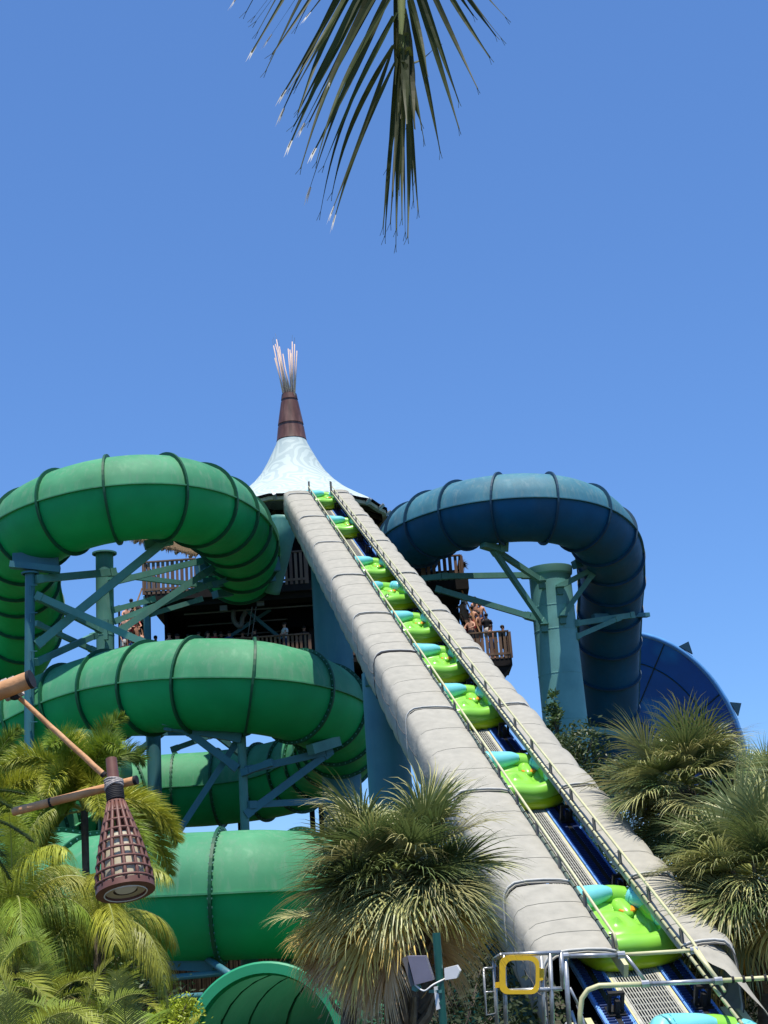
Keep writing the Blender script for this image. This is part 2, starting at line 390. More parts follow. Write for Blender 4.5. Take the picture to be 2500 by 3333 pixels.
# small open slide seen between post and foxtail palm
g6 = thing('tube_slide', 'small green slide arch with open trough behind the foxtail palm', 'water slide', P(210, 2560, 47))
arch = MB(); c0, c1 = P(262, 2505, 47), P(330, 2520, 52); dd = (c1 - c0).normalized(); sd = dd.cross(V((0, 0, 1))).normalized(); u = sd.cross(dd)
for (ra, rb, o0, o1) in ((1.22, 1.22, 0, 4.5),):
    arch.grid([[c0 + dd * tt + (sd * cos(a) + u * sin(a)) * 1.22 for a in [pi * 2 * k / 32 for k in range(32)]] for tt in (0, 1.5, 3, 4.5)], 0, True)
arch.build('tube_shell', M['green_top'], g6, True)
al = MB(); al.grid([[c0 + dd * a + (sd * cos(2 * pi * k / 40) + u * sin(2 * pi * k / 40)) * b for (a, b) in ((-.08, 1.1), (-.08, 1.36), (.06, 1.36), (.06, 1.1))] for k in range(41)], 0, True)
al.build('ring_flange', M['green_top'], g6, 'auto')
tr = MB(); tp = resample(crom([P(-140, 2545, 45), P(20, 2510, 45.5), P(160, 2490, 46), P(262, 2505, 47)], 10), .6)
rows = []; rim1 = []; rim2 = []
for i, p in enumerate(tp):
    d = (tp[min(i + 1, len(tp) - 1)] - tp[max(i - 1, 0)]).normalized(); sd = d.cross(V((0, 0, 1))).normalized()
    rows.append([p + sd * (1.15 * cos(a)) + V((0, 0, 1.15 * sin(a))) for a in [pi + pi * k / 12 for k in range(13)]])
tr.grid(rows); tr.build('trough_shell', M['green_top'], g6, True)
tl = MB()
for sgn in (-1, 1):
    tl.tube([r_[0 if sgn < 0 else -1] for r_ in rows], .06, 6)
tl.build('trough_edge', M['green_rim'], g6)

blue = thing('tube_slide', 'dark blue tube slide curving over the thick teal column on the right', 'water slide', P(1980, 2480, 80))
D = [(1330, 1790, 73.5), (1345, 1750, 70), (1420, 1705, 67), (1560, 1665, 64.8), (1740, 1652, 64), (1885, 1680, 65), (1970, 1755, 67.3), (1990, 1870, 70.5), (1985, 1990, 73), (1982, 2110, 75), (1980, 2260, 77), (1975, 2420, 79), (1970, 2600, 81)]
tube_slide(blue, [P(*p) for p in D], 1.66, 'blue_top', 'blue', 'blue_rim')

# blue funnel bowl: a flared half cone wall
bowl = thing('slide_funnel', 'huge royal blue slide funnel wall rising behind the right palms', 'water slide', P(2100, 2560, 90))
bm = MB(); rows = []
cc = P(2060, 2530, 90); ax = V((.25, .9, -.2)).normalized()
NA = 44
for t in (0, .08, .2, .4, .6, .8, 1.0):
    rr = 1 - t * .75; row = []
    for k in range(NA + 1):
        a = R(-32) + R(135) * k / NA
        row.append(cc + V((cos(a) * 7.4 * rr * (1 if cos(a) > 0 else 1), 0, sin(a) * 9.2 * rr)) + V((0, t * 13, 0)) + V((0, -sin(a) * 1.0, 0)))
    rows.append(row)
bm.grid(rows); bm.build('funnel_wall', M['bowl'], bowl, True)
for k in (10, 21, 32):
    q = MB(); q.tube([rows[i][k] - V((0, .06, 0)) for i in range(len(rows))], .05, 5); q.build('panel_joint', M['blue_rim'], bowl, True)
for i in (2, 4):
    q = MB(); q.tube([p * 1 - V((0, .05, 0)) for p in rows[i]], .05, 5); q.build('panel_joint', M['blue_rim'], bowl, True)
bl = MB(); bl.tube(rows[0], .16, 8); bl.build('funnel_rim', mat('pale blue rim', (.10, .30, .62), .4, .4, .2, 1), bowl, True)
for k in range(NA // 5, NA, 5):
    pass
for a in (56, 24, -4):
    fn = MB(); aa = R(a)
    c = cc + V((cos(aa) * 7.6, -sin(aa) * 1.0, sin(aa) * 9.4)); e = V((cos(aa), 0, sin(aa))).normalized(); tt = V((-sin(aa), 0, cos(aa)))
    fn.add([c - tt * .5 - V((0, .12, 0)), c + e * .6 + tt * .1 - V((0, .12, 0)), c + tt * .5 - V((0, .12, 0)), c - tt * .5 + V((0, .12, 0)), c + e * .6 + tt * .1 + V((0, .12, 0)), c + tt * .5 + V((0, .12, 0))], [(0, 1, 2), (3, 5, 4), (0, 3, 4, 1), (1, 4, 5, 2), (0, 2, 5, 3)])
    fn.build('bracket_fin', M['blue_rim'], bowl)

# ------------------------------------------------------------------ steel supports
def column(name, label, px, py, y, r, rb=None, flange=True, m='teal', rings=()):
    top = P(px, py, y); root = thing(name, label, 'column', (top.x, top.y, 0), 'teal steel slide columns')
    c = MB(); rb = rb or r
    c.lathe((top.x, top.y, 0), (0, 0, 1), [(rb, 0), (r, top.z)], 40, cap=True); c.build('shaft', M[m], root, 'auto')
    if flange:
        f = MB(); f.lathe(top, (0, 0, 1), [(r + .10, -.02), (r + .16, -.02), (r + .16, .05), (0.02, .05)], 40); f.build('top_flange', M[m], root, 'auto')
    for h in rings:
        rr = rb + (r - rb) * (h / top.z)
        f = MB(); f.lathe((top.x, top.y, h), (0, 0, 1), [(rr, -.03), (rr + .012, -.02), (rr + .012, .02), (rr, .03)], 40); f.build('weld_ring', M[m], root, 'auto')
    return root, top
def braces(root, segs, m='teal', size=.26):
    for s in segs:
        b = MB(); a, c = P(*s[0]), P(*s[1]); wd = s[2] if len(s) > 2 else size
        b.bar(a, c, wd * .75, wd)
        b.build('brace', M[m], root)
        for e, o in ((a, c), (c, a)):
            q = (o - e).normalized(); b2 = MB(); b2.bar(e - q * .04, e + q * .28, wd * .95, wd * 1.15); b2.build('end_plate', M[m], root)

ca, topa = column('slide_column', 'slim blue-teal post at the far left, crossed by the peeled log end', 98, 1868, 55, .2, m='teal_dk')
pl = MB()
for (px, py, rzl) in ((98, 1905, 0), (98, 1995, 0), (98, 2120, 0), (98, 2240, 0), (98, 2350, 0)):
    c = P(px + 12, py, 54.75); pl.box(c, .3, .06, .03); pl.box(c + V((-.12, 0, -.18)), .03, .06, .36)
pl.build('step_lug', M['teal_dk'], ca)
cp = MB(); cp.bar(P(32, 1838, 54.8), P(196, 1856, 55.2), .4, .26); cp.build('cap_beam', M['teal_dk'], ca)
sd_ = MB(); a, b, c, d4 = P(40, 1800, 55.2), P(190, 1790, 55.6), P(190, 1850, 55.6), P(40, 1836, 55.2)
sd_.add([a, b, c, d4] + [p + V((0, .1, 0)) for p in (a, b, c, d4)], [(0, 1, 2, 3), (7, 6, 5, 4), (0, 4, 5, 1), (1, 5, 6, 2), (2, 6, 7, 3), (3, 7, 4, 0)]); sd_.build('saddle_plate', M['teal_dk'], ca)
braces(ca, [((122, 2098, 55), (560, 1742, 56.8), .34), ((118, 1886, 55), (372, 1862, 58), .30), ((122, 1938, 55), (470, 2092, 54.2), .28), ((122, 1945, 56), (330, 2052, 59), .24), ((118, 2155, 55), (310, 2068, 59.5), .26), ((118, 2030, 57), (308, 2118, 59.5), .22)], 'teal')
sd_ = MB(); sd_.bar(P(470, 1775, 56.6), P(562, 1758, 56.9), .35, .36); sd_.bar(P(520, 1760, 56.6), P(565, 1720, 56.6), .3, .5); sd_.build('saddle_bracket', M['teal'], ca)
cb, topb = column('slide_column', 'round teal column with wide top flange left of the wooden deck', 340, 1803, 61, .40, rings=(topa.z - 1.5,))
braces(cb, [((360, 1897, 60.6), (656, 1826, 63), .27), ((360, 1870, 61.2), (655, 1905, 64.5), .22), ((392, 2052, 60.6), (662, 1868, 62.5), .30), ((375, 2022, 60.6), (688, 1902, 63), .24), ((490, 2000, 61.5), (655, 1950, 63.5), .22), ((372, 1985, 60.6), (500, 1950, 62), .24), ((345, 2080, 60.3), (345, 2020, 60.3), .2)], 'teal')
for (a, b, hh) in (((640, 1850, 64), (905, 1838, 66), .7), ((662, 1800, 63), (845, 1790, 65), .5), ((655, 1900, 65), (890, 1880, 67), .45), ((700, 1935, 66), (850, 1915, 68), .35)):
    q = MB(); q.bar(P(*a), P(*b), .5, hh); q.build('saddle_beam', M['teal_dk'], cb)
braces(cb, [((662, 1868, 62.5), (790, 1780, 64), .30), ((690, 1905, 63), (830, 1850, 65), .24)], 'teal_dk')
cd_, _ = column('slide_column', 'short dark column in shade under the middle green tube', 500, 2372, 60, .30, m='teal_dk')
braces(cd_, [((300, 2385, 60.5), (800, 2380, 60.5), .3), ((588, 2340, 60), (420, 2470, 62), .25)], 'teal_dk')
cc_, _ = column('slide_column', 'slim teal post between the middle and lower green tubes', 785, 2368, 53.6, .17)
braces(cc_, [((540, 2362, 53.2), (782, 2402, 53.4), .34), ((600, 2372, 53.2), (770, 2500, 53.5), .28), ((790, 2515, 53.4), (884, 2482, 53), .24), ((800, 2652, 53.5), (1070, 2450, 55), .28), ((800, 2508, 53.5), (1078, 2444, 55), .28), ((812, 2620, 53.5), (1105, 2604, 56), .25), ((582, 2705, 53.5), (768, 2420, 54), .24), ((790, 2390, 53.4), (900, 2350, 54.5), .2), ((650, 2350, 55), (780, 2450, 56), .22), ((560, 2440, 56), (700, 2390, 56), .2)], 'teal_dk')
sp_ = MB(); sp_.bar(P(1010, 2440, 54), P(1098, 2412, 55), .4, .4); sp_.bar(P(530, 2345, 53), P(640, 2358, 53.2), .4, .4); sp_.build('saddle_bracket', M['teal'], cc_)
ce, tope = column('slide_column', 'very thick tapering teal column carrying the dark blue tube', 1787, 1852, 69, 1.06, 1.21, False, 'teal_lt')
for py in (1980, 2057, 2200, 2350):
    p = P(1800, py, 69); rr = 1.21 + (1.06 - 1.21) * (p.z / tope.z)
    f = MB(); f.lathe((tope.x, tope.y, p.z), (0, 0, 1), [(rr, -.03), (rr + .012, -.02), (rr + .012, .02), (rr, .03)], 48); f.build('weld_ring', M['teal_lt'], ce, 'auto')
f = MB(); f.lathe(tope, (0, 0, 1), [(1.07, -.42), (1.15, -.36), (1.19, -.05), (1.19, 0), (.95, 0)], 48); f.build('top_flange', M['teal_lt'], ce, 'auto')
braces(ce, [((1600, 1782, 65), (1764, 1892, 67.8), .28), ((1606, 1790, 65), (1770, 2030, 67.8), .28), ((1440, 1876, 68), (1714, 1872, 68.5), .28), ((1330, 1888, 70), (1440, 1876, 68), .28), ((1420, 1917, 68.5), (1722, 2006, 68.6), .28), ((1816, 1912, 67.9), (1950, 1842, 68), .26), ((1830, 2006, 67.9), (1930, 1868, 68), .26), ((1872, 2030, 68.6), (2060, 2002, 71), .28), ((1872, 2074, 68.6), (2015, 2012, 70), .24), ((1895, 2372, 69), (2070, 2395, 72), .32)])
for (px, py, y) in ((1764, 1905, 67.85), (1772, 2046, 67.85), (1822, 1925, 67.95), (1832, 2020, 67.9)):
    b = MB(); b.box(P(px, py, y), .30, .34, .34); b.box(P(px, py - 14, y - .12), .42, .5, .05); b.build('strut_bracket', M['teal'], ce)
for (a_, b_) in (((1700, 1872, 68.5), (1745, 1872, 68.6)), ((1712, 2003, 68.6), (1752, 2014, 68.8)), ((1852, 2034, 68.7), (1884, 2028, 68.6)), ((1852, 2080, 68.7), (1884, 2070, 68.6)), ((1870, 2372, 69), (1905, 2374, 69))):
    b = MB(); b.bar(P(*a_), P(*b_), .34, .36); b.build('strut_bracket', M['teal'], ce)
b = MB(); b.bar(P(1570, 1772, 64.6), P(1636, 1792, 65.2), .45, .32); b.bar(P(1638, 1795, 65.1), P(1640, 1758, 64.9), .4, .35); b.build('saddle_bracket', M['teal'], ce)
b = MB(); b.bar(P(1868, 1838, 68), P(2022, 1806, 69), .45, .40); b.bar(P(1930, 2006, 70.6), P(2110, 2002, 72.4), .3, .22); b.build('saddle_bracket', M['teal_dk'], ce)

# ------------------------------------------------------------------ raft conveyor
A0, T0 = PF(2090, 3058, 21.3), PF(1045, 1604, 64.8)
UU = (T0 - A0).normalized(); LL = UU.cross(V((0, 0, 1))).normalized(); NN = LL.cross(UU).normalized()
def C(s, l, n): return A0 + UU * s + LL * l + V((0, 0, n))
def sD(f): return (f - 21.3) / UU.dot(F)     # s at axial distance f
S0, S1 = sD(20.9), sD(65.2); SB = sD(16.5)
LI, RI = -.51, .51                 # inner edges of the covers
conv = thing('raft_conveyor', 'long steep raft conveyor between quilted grey covers rising to the tower', 'conveyor', C(SB, 0, -4))
BZ = -.86
seams = [20.9, 23.3, 27.4, 32.6, 37.5, 41.7, 47.0, 52.7, 58.3, 64.3, 65.4]
def cover(side, a, b, idx):
    ns = max(6, int((b - a) / .16)); rows = []
    inner = LI if side < 0 else RI
    prof = [(-.01, -.10), (-.02, -.05), (.02, .0), (.15, .035), (.40, .055), (.66, .055), (.84, .03), (.94, -.04), (.995, -.13), (1.02, -.26), (1.03, -.55), (1.03, -.88), (1.0, -1.18 if side < 0 else -1.0), (.92, -1.22 if side < 0 else -1.04)]
    prof = [(dl * (1.14 if side < 0 else .80), dz) for dl, dz in prof]
    for i in range(ns + 1):
        s = a + (b - a) * i / ns; f = (s - a) / (b - a)
        puck = abs(sin(pi * f * 4)) ** .4
        row = []
        for j, (dl, dz) in enumerate(prof):
            outw = min(1, max(0, (j - 3) / 5))
            bul = .075 * puck * outw + (.028 * puck * (1 - outw) if j > 1 else 0)
            nzv = noise.noise(V((s * 1.1, dl * 2.2 + side * 9, idx))) * .014 + noise.noise(V((s * 3.7, dz * 3 + dl * 3, idx + 5))) * .004
            sag = -.07 * sin(pi * f) * min(1, dl / .9 if dl > 0 else 0)
            off = (bul + nzv) if j > 1 else 0
            l_ = dl + off * (1 if j >= 7 else .15); z_ = dz + (off if j < 9 else 0) + sag
            if j >= 12: l_ = dl + .04 * puck
            row.append(C(s, inner + side * l_, z_))
        rows.append(row)
    m = MB(); m.grid(rows); m.build('quilted_cover', M['quilt'], conv, True)
    for qd in (1, 2, 3):
        q = MB(); rr_ = rows[round(ns * qd / 4)]; q.tube([p + V((0, 0, .004)) - LL * (.006 if j > 8 and side < 0 else 0) for j, p in enumerate(rr_)], .0055, 4); q.build('stitch_line', M['stitch'], conv, True)
    # binding tape at the lower end
    t = MB(); row = [C(a + .03, inner + side * dl * 1.0 + side * (.015 if j > 5 else 0), dz + .03) for j, (dl, dz) in enumerate(prof)]
    t.tube(row, .020, 5); t.build('cover_binding', M['quiltseam'], conv, True)
    t = MB(); row2 = [C(a - .05, inner + side * dl * 1.0 + side * (.005 if j > 5 else 0), dz + .005) for j, (dl, dz) in enumerate(prof)]
    black_ = abs(idx - 4) < .5 and side < 0; t.tube(row2, .045 if black_ else .011, 5); t.build('cover_strap', M['rope_dk'] if black_ else M['strap'], conv, True)
    if side < 0:   # lengthwise quilting seam on the drop
        q = MB(); q.tube([rows[i][10] - LL * .004 for i in range(0, ns + 1)], .008, 4); q.build('quilting_seam', M['strap'], conv, True)
for side in (-1, 1):
    for i in range(len(seams) - 1):
        a, b = sD(seams[i]) + .04, sD(seams[i + 1]) - .04
        cover(side, a, b, i)
# flared skirt where the covers end, near the bottom right
sk = MB(); rows = []
for i in range(9):
    f = i / 8
    rows.append([C(S0 + .3 - 2.0 * f * (.2 + .8 * (j / 8)), RI + .05 + .85 * j / 8, .04 - .35 * f * (j / 8) ** 2 - .5 * (j / 8) ** 4 + .03 * sin(j * 2 + i)) for j in range(9)])
sk.grid(rows); sk.build('cover_skirt', M['quilt'], conv, True)
# truss boxes under covers
for side, inn in ((-1, LI), (1, RI)):
    b = MB(); b.bar(C(S0 + 1.9, inn + side * .72, -.50), C(S1, inn + side * .72, -.50), .30, .5); b.build('side_truss', M['dark'], conv)
    b = MB(); b.bar(C(SB, inn + side * .80, -1.15), C(S0 + .2, inn + side * .80, -1.15), .12, .35); b.bar(C(SB, inn + side * .55, -1.05), C(S0 + .2, inn + side * .55, -1.05), .1, .22); b.build('side_beam', M['cream'], conv)
    b = MB()
    for s in [SB + k * 1.15 for k in range(5)]:
        b.bar(C(s, inn + side * .35, -1.3), C(s, inn + side * .85, -1.3), .1, .14)
    b.build('cross_beam', M['cream'], conv)
b = MB(); b.bar(C(SB, 0, BZ - .36), C(S1, 0, BZ - .36), 2.1, .3); b.build('under_frame', M['dark'], conv)
# end beam by the left rail
b = MB(); b.bar(C(sD(20.7), LI + .03, -.14), C(sD(23.2), LI + .03, -.14), .07, .2); b.build('edge_channel', M['cream'], conv)
# grating: long bars and cross rods
nb = 17
for k in range(nb):
    l = -.36 + .74 * k / (nb - 1); b = MB(); b.bar(C(SB, l, BZ), C(S1, l, BZ), .016 if 0 < k < nb - 1 else .05, .05); b.build('grating_bar', M['grate'], conv)
b = MB(); s = SB; k = 0
while s < sD(42):
    b.bar(C(s, -.36, BZ + .01), C(s, .38, BZ + .01), .030, .02); s += .17
b.build('grating_rods', M['grate'], conv, kind='stuff')
b = MB(); b.bar(C(SB, -.395, BZ - .03), C(S1, -.395, BZ - .03), .045, .09); b.bar(C(SB, .415, BZ - .03), C(S1, .415, BZ - .03), .045, .09); b.build('wear_strip', M['cream'], conv)
# belt modules
mod = .45
def belt_mesh():
    b = MB()
    b.box((0, 0, 0), .46, mod - .012, .05)
    for i in range(6):
        y = -mod / 2 + mod * (i + .5) / 6
        b.box((-.11, y, .04), .12, .026, .03, mi=1); b.box((.11, y, .04), .12, .026, .03, mi=1)
    b.box((-.215, 0, .03), .018, mod - .02, .02); b.box((.215, 0, .03), .018, mod - .02, .02)
    return b.mesh('belt_module', [M['belt'], M['belt_dk']])
bmesh_ = belt_mesh(); Rm = Matrix((LL, UU, NN)).transposed()
org = ORG[conv.name]; s = SB; k = 0
while s < S1 - .3 and k < 149:
    for l in (-.665, .685):
        o = link_mesh('belt_module', bmesh_, conv); o.rotation_euler = Rm.to_euler(); o.location = C(s, l, BZ) - org
    s += mod; k += 1
b = MB()
while s < S1 - .2:
    for l in (-.665, .685): b.bar(C(s, l, BZ), C(s + mod - .015, l, BZ), .45, .05)
    s += mod
if b.v: b.build('belt_modules_far', M['belt'], conv, kind='stuff')
# central drive slot in each track and dark guard on the right
b = MB(); b.bar(C(SB, .685, BZ + .032), C(S1, .685, BZ + .032), .08, .03); b.bar(C(SB, -.665, BZ + .032), C(S1, -.665, BZ + .032), .08, .03); b.build('drive_slot', M['black'], conv)
# pusher paddles
def paddle_mesh():
    b = MB(); b.box((0, 0, .03), .26, .26, .05); b.box((-.10, 0, .18), .05, .06, .30); b.box((.10, 0, .18), .05, .06, .30); b.box((0, 0, .33), .25, .07, .045); b.box((0, -.06, .15), .07, .10, .22)
    return b.mesh('pusher_paddle', M['black'])
pm = paddle_mesh()
for Dd in (20.9, 24.7, 27.9, 31.1, 33.0, 36.5, 40.2, 44.2, 48.3, 52.3, 54.6, 57.0, 60.9, 64.6):
    for l in (-.665, .685):
        o = link_mesh('pusher_paddle', pm, conv); o.rotation_euler = Rm.to_euler(); o.location = C(sD(Dd), l, BZ + .03) - org
# rails
for side, inn in ((-1, LI), (1, RI)):
    sa = S0 + (.05 if side < 0 else -2.2)
    b = MB(); b.tube([C(sa, inn, .03), C(S1, inn, .03)], .026, 8); b.build('lower_rail', M['cream'], conv, True)
    b = MB(); b.tube([C(S0 + .05, inn, .08)] * 1 + [C(S0 + .05, inn + side * .02, .27), C(S1, inn + side * .02, .27)] if side < 0 else [C(S0 - 1.6, inn + side * .02, .27 - .1), C(S0 - .3, inn + side * .05, .27), C(S1, inn + side * .05, .27)], .024, 8); b.build('hand_rail', M['cream'], conv, True)
    lash = MB(); s = sa + .1
    while s < sD(56):
        lash.tube([C(s - .015, inn, .03), C(s + .015, inn, .03)], .034, 6); s += .30 if s < sD(34) else .42
    lash.build('lashings', M['rope_dk'], conv, kind='stuff')
    s = S0 + .1
    while s < S1:
        b = MB(); b.bar(C(s, inn + side * .03, -.04), C(s, inn + side * .03, .27), .05, .05, up=UU); b.build('rail_post', M['timber'] if False else M['pipe'], conv)
        s += 1.47
b = MB(); b.tube([C(S1, LI, -.2), C(S1, LI, .5)], .05, 6); b.tube([C(S1, RI, -.2), C(S1, RI, .5), C(S1 - .3, RI, .5), C(S1 - .3, RI, 0)], .04, 6); b.build('end_post', M['pipe'], conv)

# supports under the conveyor
for nm, px0, py0, Dd, ww, lab in (('conveyor_pillar', 1068, 1790, 61, 1.6, 'broad flat-sided teal pillar under the upper conveyor, left of the lower one'), ('conveyor_pillar', 1245, 2190, 39.0, 1.15, 'tall blue-teal pillar under the conveyor behind the centre palm'), ('conveyor_pillar', 1640, 2850, 26.6, .82, 'dark pillar low under the conveyor beside the yellow gate')):
    c = C(sD(Dd), -1.0, -1.3) if False else P(px0, py0, Dd)
    r_ = thing(nm, lab, 'pillar', (c.x, c.y, 0), 'pillars under the conveyor')
    top = c.z
    b = MB(); b.lathe((c.x, c.y, 0), (0, 0, 1), [(ww * .56, 0), (ww * .52, top)], 14, cap=True); b.build('pillar_shaft', M['teal_dk'], r_, 'auto')
    b = MB(); b.box((c.x + .5, c.y, top - .3), 2.0, ww, .24); b.build('pillar_head', M['teal_dk'], r_)

# ------------------------------------------------------------------ rafts
def raft_outline(t, k=1.0):
    x = cos(t); y = sin(t)
    r = 1.06 - .15 * abs(cos(2 * t)) ** 1.3
    return V((x * 1.03 * r * k, y * 1.13 * r * k, 0))
def make_raft():
    root = thing('inflatable_raft', '', 'raft', (0, 0, 0), 'lime green rafts riding up the conveyor')
    N = 64
    def arc(t0, t1, zc, rr, scale, mi_name, name, lift=lambda t: 0, closed=False, inn=0.0, taper=False, n=N):
        m = MB(); rows = []
        for i in range(n + (0 if closed else 1)):
            t = t0 + (t1 - t0) * i / n; p = raft_outline(t, scale); p2 = raft_outline(t + .02, scale); d = (p2 - p).normalized(); o = V((d.y, -d.x, 0))
            q = rr * (max(.05, sin(pi * i / n)) ** .35 if taper else 1)
            c = p - o * (rr + inn) + V((0, 0, zc + lift(t)))
            rows.append([c + o * (q * cos(a)) + V((0, 0, q * sin(a))) for a in [2 * pi * w_ / 14 for w_ in range(14)]])
        if closed: rows.append(rows[0])
        m.grid(rows, 0, True); return m.build(name, M[mi_name], root, True)
    arc(0, 2 * pi, .14, .15, 1.0, 'raft_y', 'base_tube', closed=True)
    up = lambda t: .05 * max(0, sin(t)) + .05 * (sin(t) < 0) * abs(cos(t)) ** 1.5 + .02 * sin(6 * t)
    arc(0, 2 * pi, .34, .185, .985, 'raft_g', 'upper_tube', up, True)
    for (a0, a1, rr, inn, z) in ((12, 52, .19, .055, .43), (74, 168, .215, .07, .455), (-36, 2, .14, .10, .41), (178, 214, .14, .10, .41)):
        arc(R(a0), R(a1), z, rr, .985, 'raft_c', 'cushion', up, inn=inn, taper=True, n=20)
        tm = R((a0 + a1) / 2); p = raft_outline(tm, .985); p2 = raft_outline(tm + .02, .985); d = (p2 - p).normalized(); o = V((d.y, -d.x, 0))
        c = p - o * (rr + inn) + V((0, 0, z + up(tm))); m = MB(); m.tube([c - d * .007, c + d * .007], rr * 1.006, 16); m.build('cushion_crease', M['crease'], root)
    fl = MB(); fr2 = []
    for k in range(12):
        q = k / 11 * .78; row = []
        for i in range(60):
            a = 2 * pi * i / 60; p = raft_outline(a) * q
            z = .33 + .05 * cos(q * 22) * (1 - q * .6) + .05 * math.exp(-((p.x) ** 2) / .04) + .03 * sin(p.y * 9 + 1) * cos(p.x * 7)
            row.append(p + V((0, 0, z)))
        fr2.append(row)
    fl.grid(fr2, 0, True); fl.build('raft_floor', M['raft_g'], root, True)
    for sx in (-1, 1):
        m = MB(); m.ball((sx * .42 - .05, .34, .37), .17, .13, .045, 12); m.build('seat_pad', M['raft_o'], root, True)
    m = MB(); m.ball((.34, .55, .33), .17, .40, .12, 16); m.build('centre_bolster', M['raft_g'], root, True)
    for (x, y, z, rot) in ((.27, .76, .495, .3), (.50, .68, .485, -.6), (-.55, -.78, .545, 1.2), (.58, -.76, .545, -1.2), (-.82, .10, .53, .1), (.82, .10, .53, -.1)):
        m = MB(); e = V((sin(rot), cos(rot), 0)); c = V((x, y, z)); m.tube([c - e * .10, c - e * .07 + V((0, 0, .03)), c + e * .07 + V((0, 0, .03)), c + e * .10], .013, 6); m.build('grab_handle', M['black'], root, True)
        m = MB(); m.ball(c - V((0, 0, .02)), .085, .085, .025, 10); m.build('handle_patch', M['patch'], root, True)
    return root
raft0 = make_raft()
rlab = ['lime raft at the very top of the conveyor under the tent roof', 'second raft from the top of the conveyor, small and tilted', 'third raft from the conveyor top, level with the upper deck railing', 'fourth raft from the conveyor top, turned and close behind the fifth', 'fifth raft from the conveyor top, beside the stair queue', 'sixth raft from the conveyor top, near the black strap', 'seventh raft down the conveyor, lime with pale cyan cushions', 'lime raft riding alone above the long bare stretch of belt', 'large lime raft near the bottom passing under the galvanised crossbar', 'nearest raft, cyan cushions just entering at the bottom edge']
for i, (Dd, rot) in enumerate(((65.6, 3), (58.6, -4), (50.2, 2), (46.2, 24), (42.0, 3), (38.2, -3), (34.5, 4), (29.5, 0), (23.0, 8), (18.9, -3))):
    r_ = raft0 if i == 0 else copy_tree(raft0)
    r_['label'] = rlab[i]
    r_.location = C(sD(Dd), 0.06, BZ + .03); r_.rotation_euler = (Rm @ Matrix.Rotation(R(rot), 3, 'Z')).to_euler()

# ------------------------------------------------------------------ tower
tw = thing('slide_tower', 'slide tower with printed tent roof, mast of poles and wooden decks', 'tower', (P(957, 1690, 74).x, 74, 0))
ac = P(957, 1700, 74); mastc = P(949, 1430, 74)
def hz(py): return P(950, py, 74).z
DC = 74.0
cx0, cy0 = mastc.x, 74.0
prof = [(49, 1432), (55, 1448), (68, 1472), (88, 1508), (112, 1545), (142, 1577), (176, 1605), (215, 1632), (262, 1660), (318, 1692)]
def silh(m):  # tent surface: ring radius and height, skewed so that the axis follows the vertical
    rows = []
    for (rp, py) in prof:
        r = rp * 74 / FPX; z = hz(py) - 0
        row = []
        for k in range(96):
            a = 2 * pi * k / 96; sc = abs(cos(a * 8)) * (r / 5.2) ** 2 * .05
            row.append(V((cx0 + cos(a) * r * (1 - sc * .3), cy0 + sin(a) * r * (1 - sc * .3), z - sc)))
        rows.append(row)
    return rows
rows = silh(1)
m = MB(); m.grid(rows, 0, True); m.build('tent_roof', M['tent'], tw, True)
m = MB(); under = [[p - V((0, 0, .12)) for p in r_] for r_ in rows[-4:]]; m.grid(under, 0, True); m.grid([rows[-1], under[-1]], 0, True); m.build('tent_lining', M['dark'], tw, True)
m = MB(); ri = [[V((cx0 + (p.x - cx0) * q, cy0 + (p.y - cy0) * q, p.z - dz)) for p in rows[-1]] for (q, dz) in ((.985, .14), (.985, .32), (.94, .32), (.94, .14), (.985, .14))]
m.grid(ri, 0, True); m.build('eave_ring', mat('eave timber', (.40, .34, .22), .7, .2, .2, 4), tw)
for k in range(24):
    a = 2 * pi * (k + .5) / 24; R1 = 318 * 74 / FPX; z1 = hz(1692) - .22
    e = V((cos(a), sin(a), 0)); m = MB(); m.bar(V((cx0, cy0, 0)) + e * (R1 * .96) + V((0, 0, z1)), V((cx0, cy0, 0)) + e * (R1 * .4) + V((0, 0, z1 + 1.3)), .14, .2); m.build('rafter', M['thatch'], tw)
    if sin(a) < .3:
        m = MB(); m.tube([V((cx0, cy0, z1 - .1)) + e * (R1 * .97), V((cx0, cy0, z1 + .12)) + e * (R1 * 1.03)], .10, 8); m.build('eave_lamp', M['galv'], tw)
z0, z1 = hz(1432), hz(1284)
m = MB(); H = z1 - z0
m.lathe((cx0, cy0, z0), (0, 0, 1), [(.83, -.12), (.86, -.05), (.84, 0), (.745, .27 * H), (.70, .27 * H), (.70, .33 * H), (.735, .33 * H), (.50, .83 * H), (.46, .83 * H), (.46, .88 * H), (.485, .88 * H), (.43, H), (.3, H)], 40)
m.build('mast_collar', M['mast'], tw, 'auto')
for (bx, tx, ty) in ((-20, -50, 1125), (-15, -46, 1165), (-10, -40, 1105), (-8, -30, 1128), (-14, -36, 1150), (0, -18, 1152), (2, -44, 1120), (5, 0, 1135), (4, 10, 1150), (8, 14, 1112), (12, 22, 1120), (14, 30, 1142), (10, 6, 1138), (-4, -34, 1135), (6, -12, 1190)):
    m = MB(); dy = rnd.uniform(-.3, .3)
    a = P(945 + bx, 1300, 74 + dy); b = P(938 + tx * .95, ty, 74 + dy * 3); m.tube([a, b], [.042, .03], 7); m.build('roof_pole', M['stick'], tw, True)
    if ty < 1130:
        m = MB(); m.tube([b, b + (b - a).normalized() * .4], .012, 5); m.build('lightning_rod', M['galv'], tw)

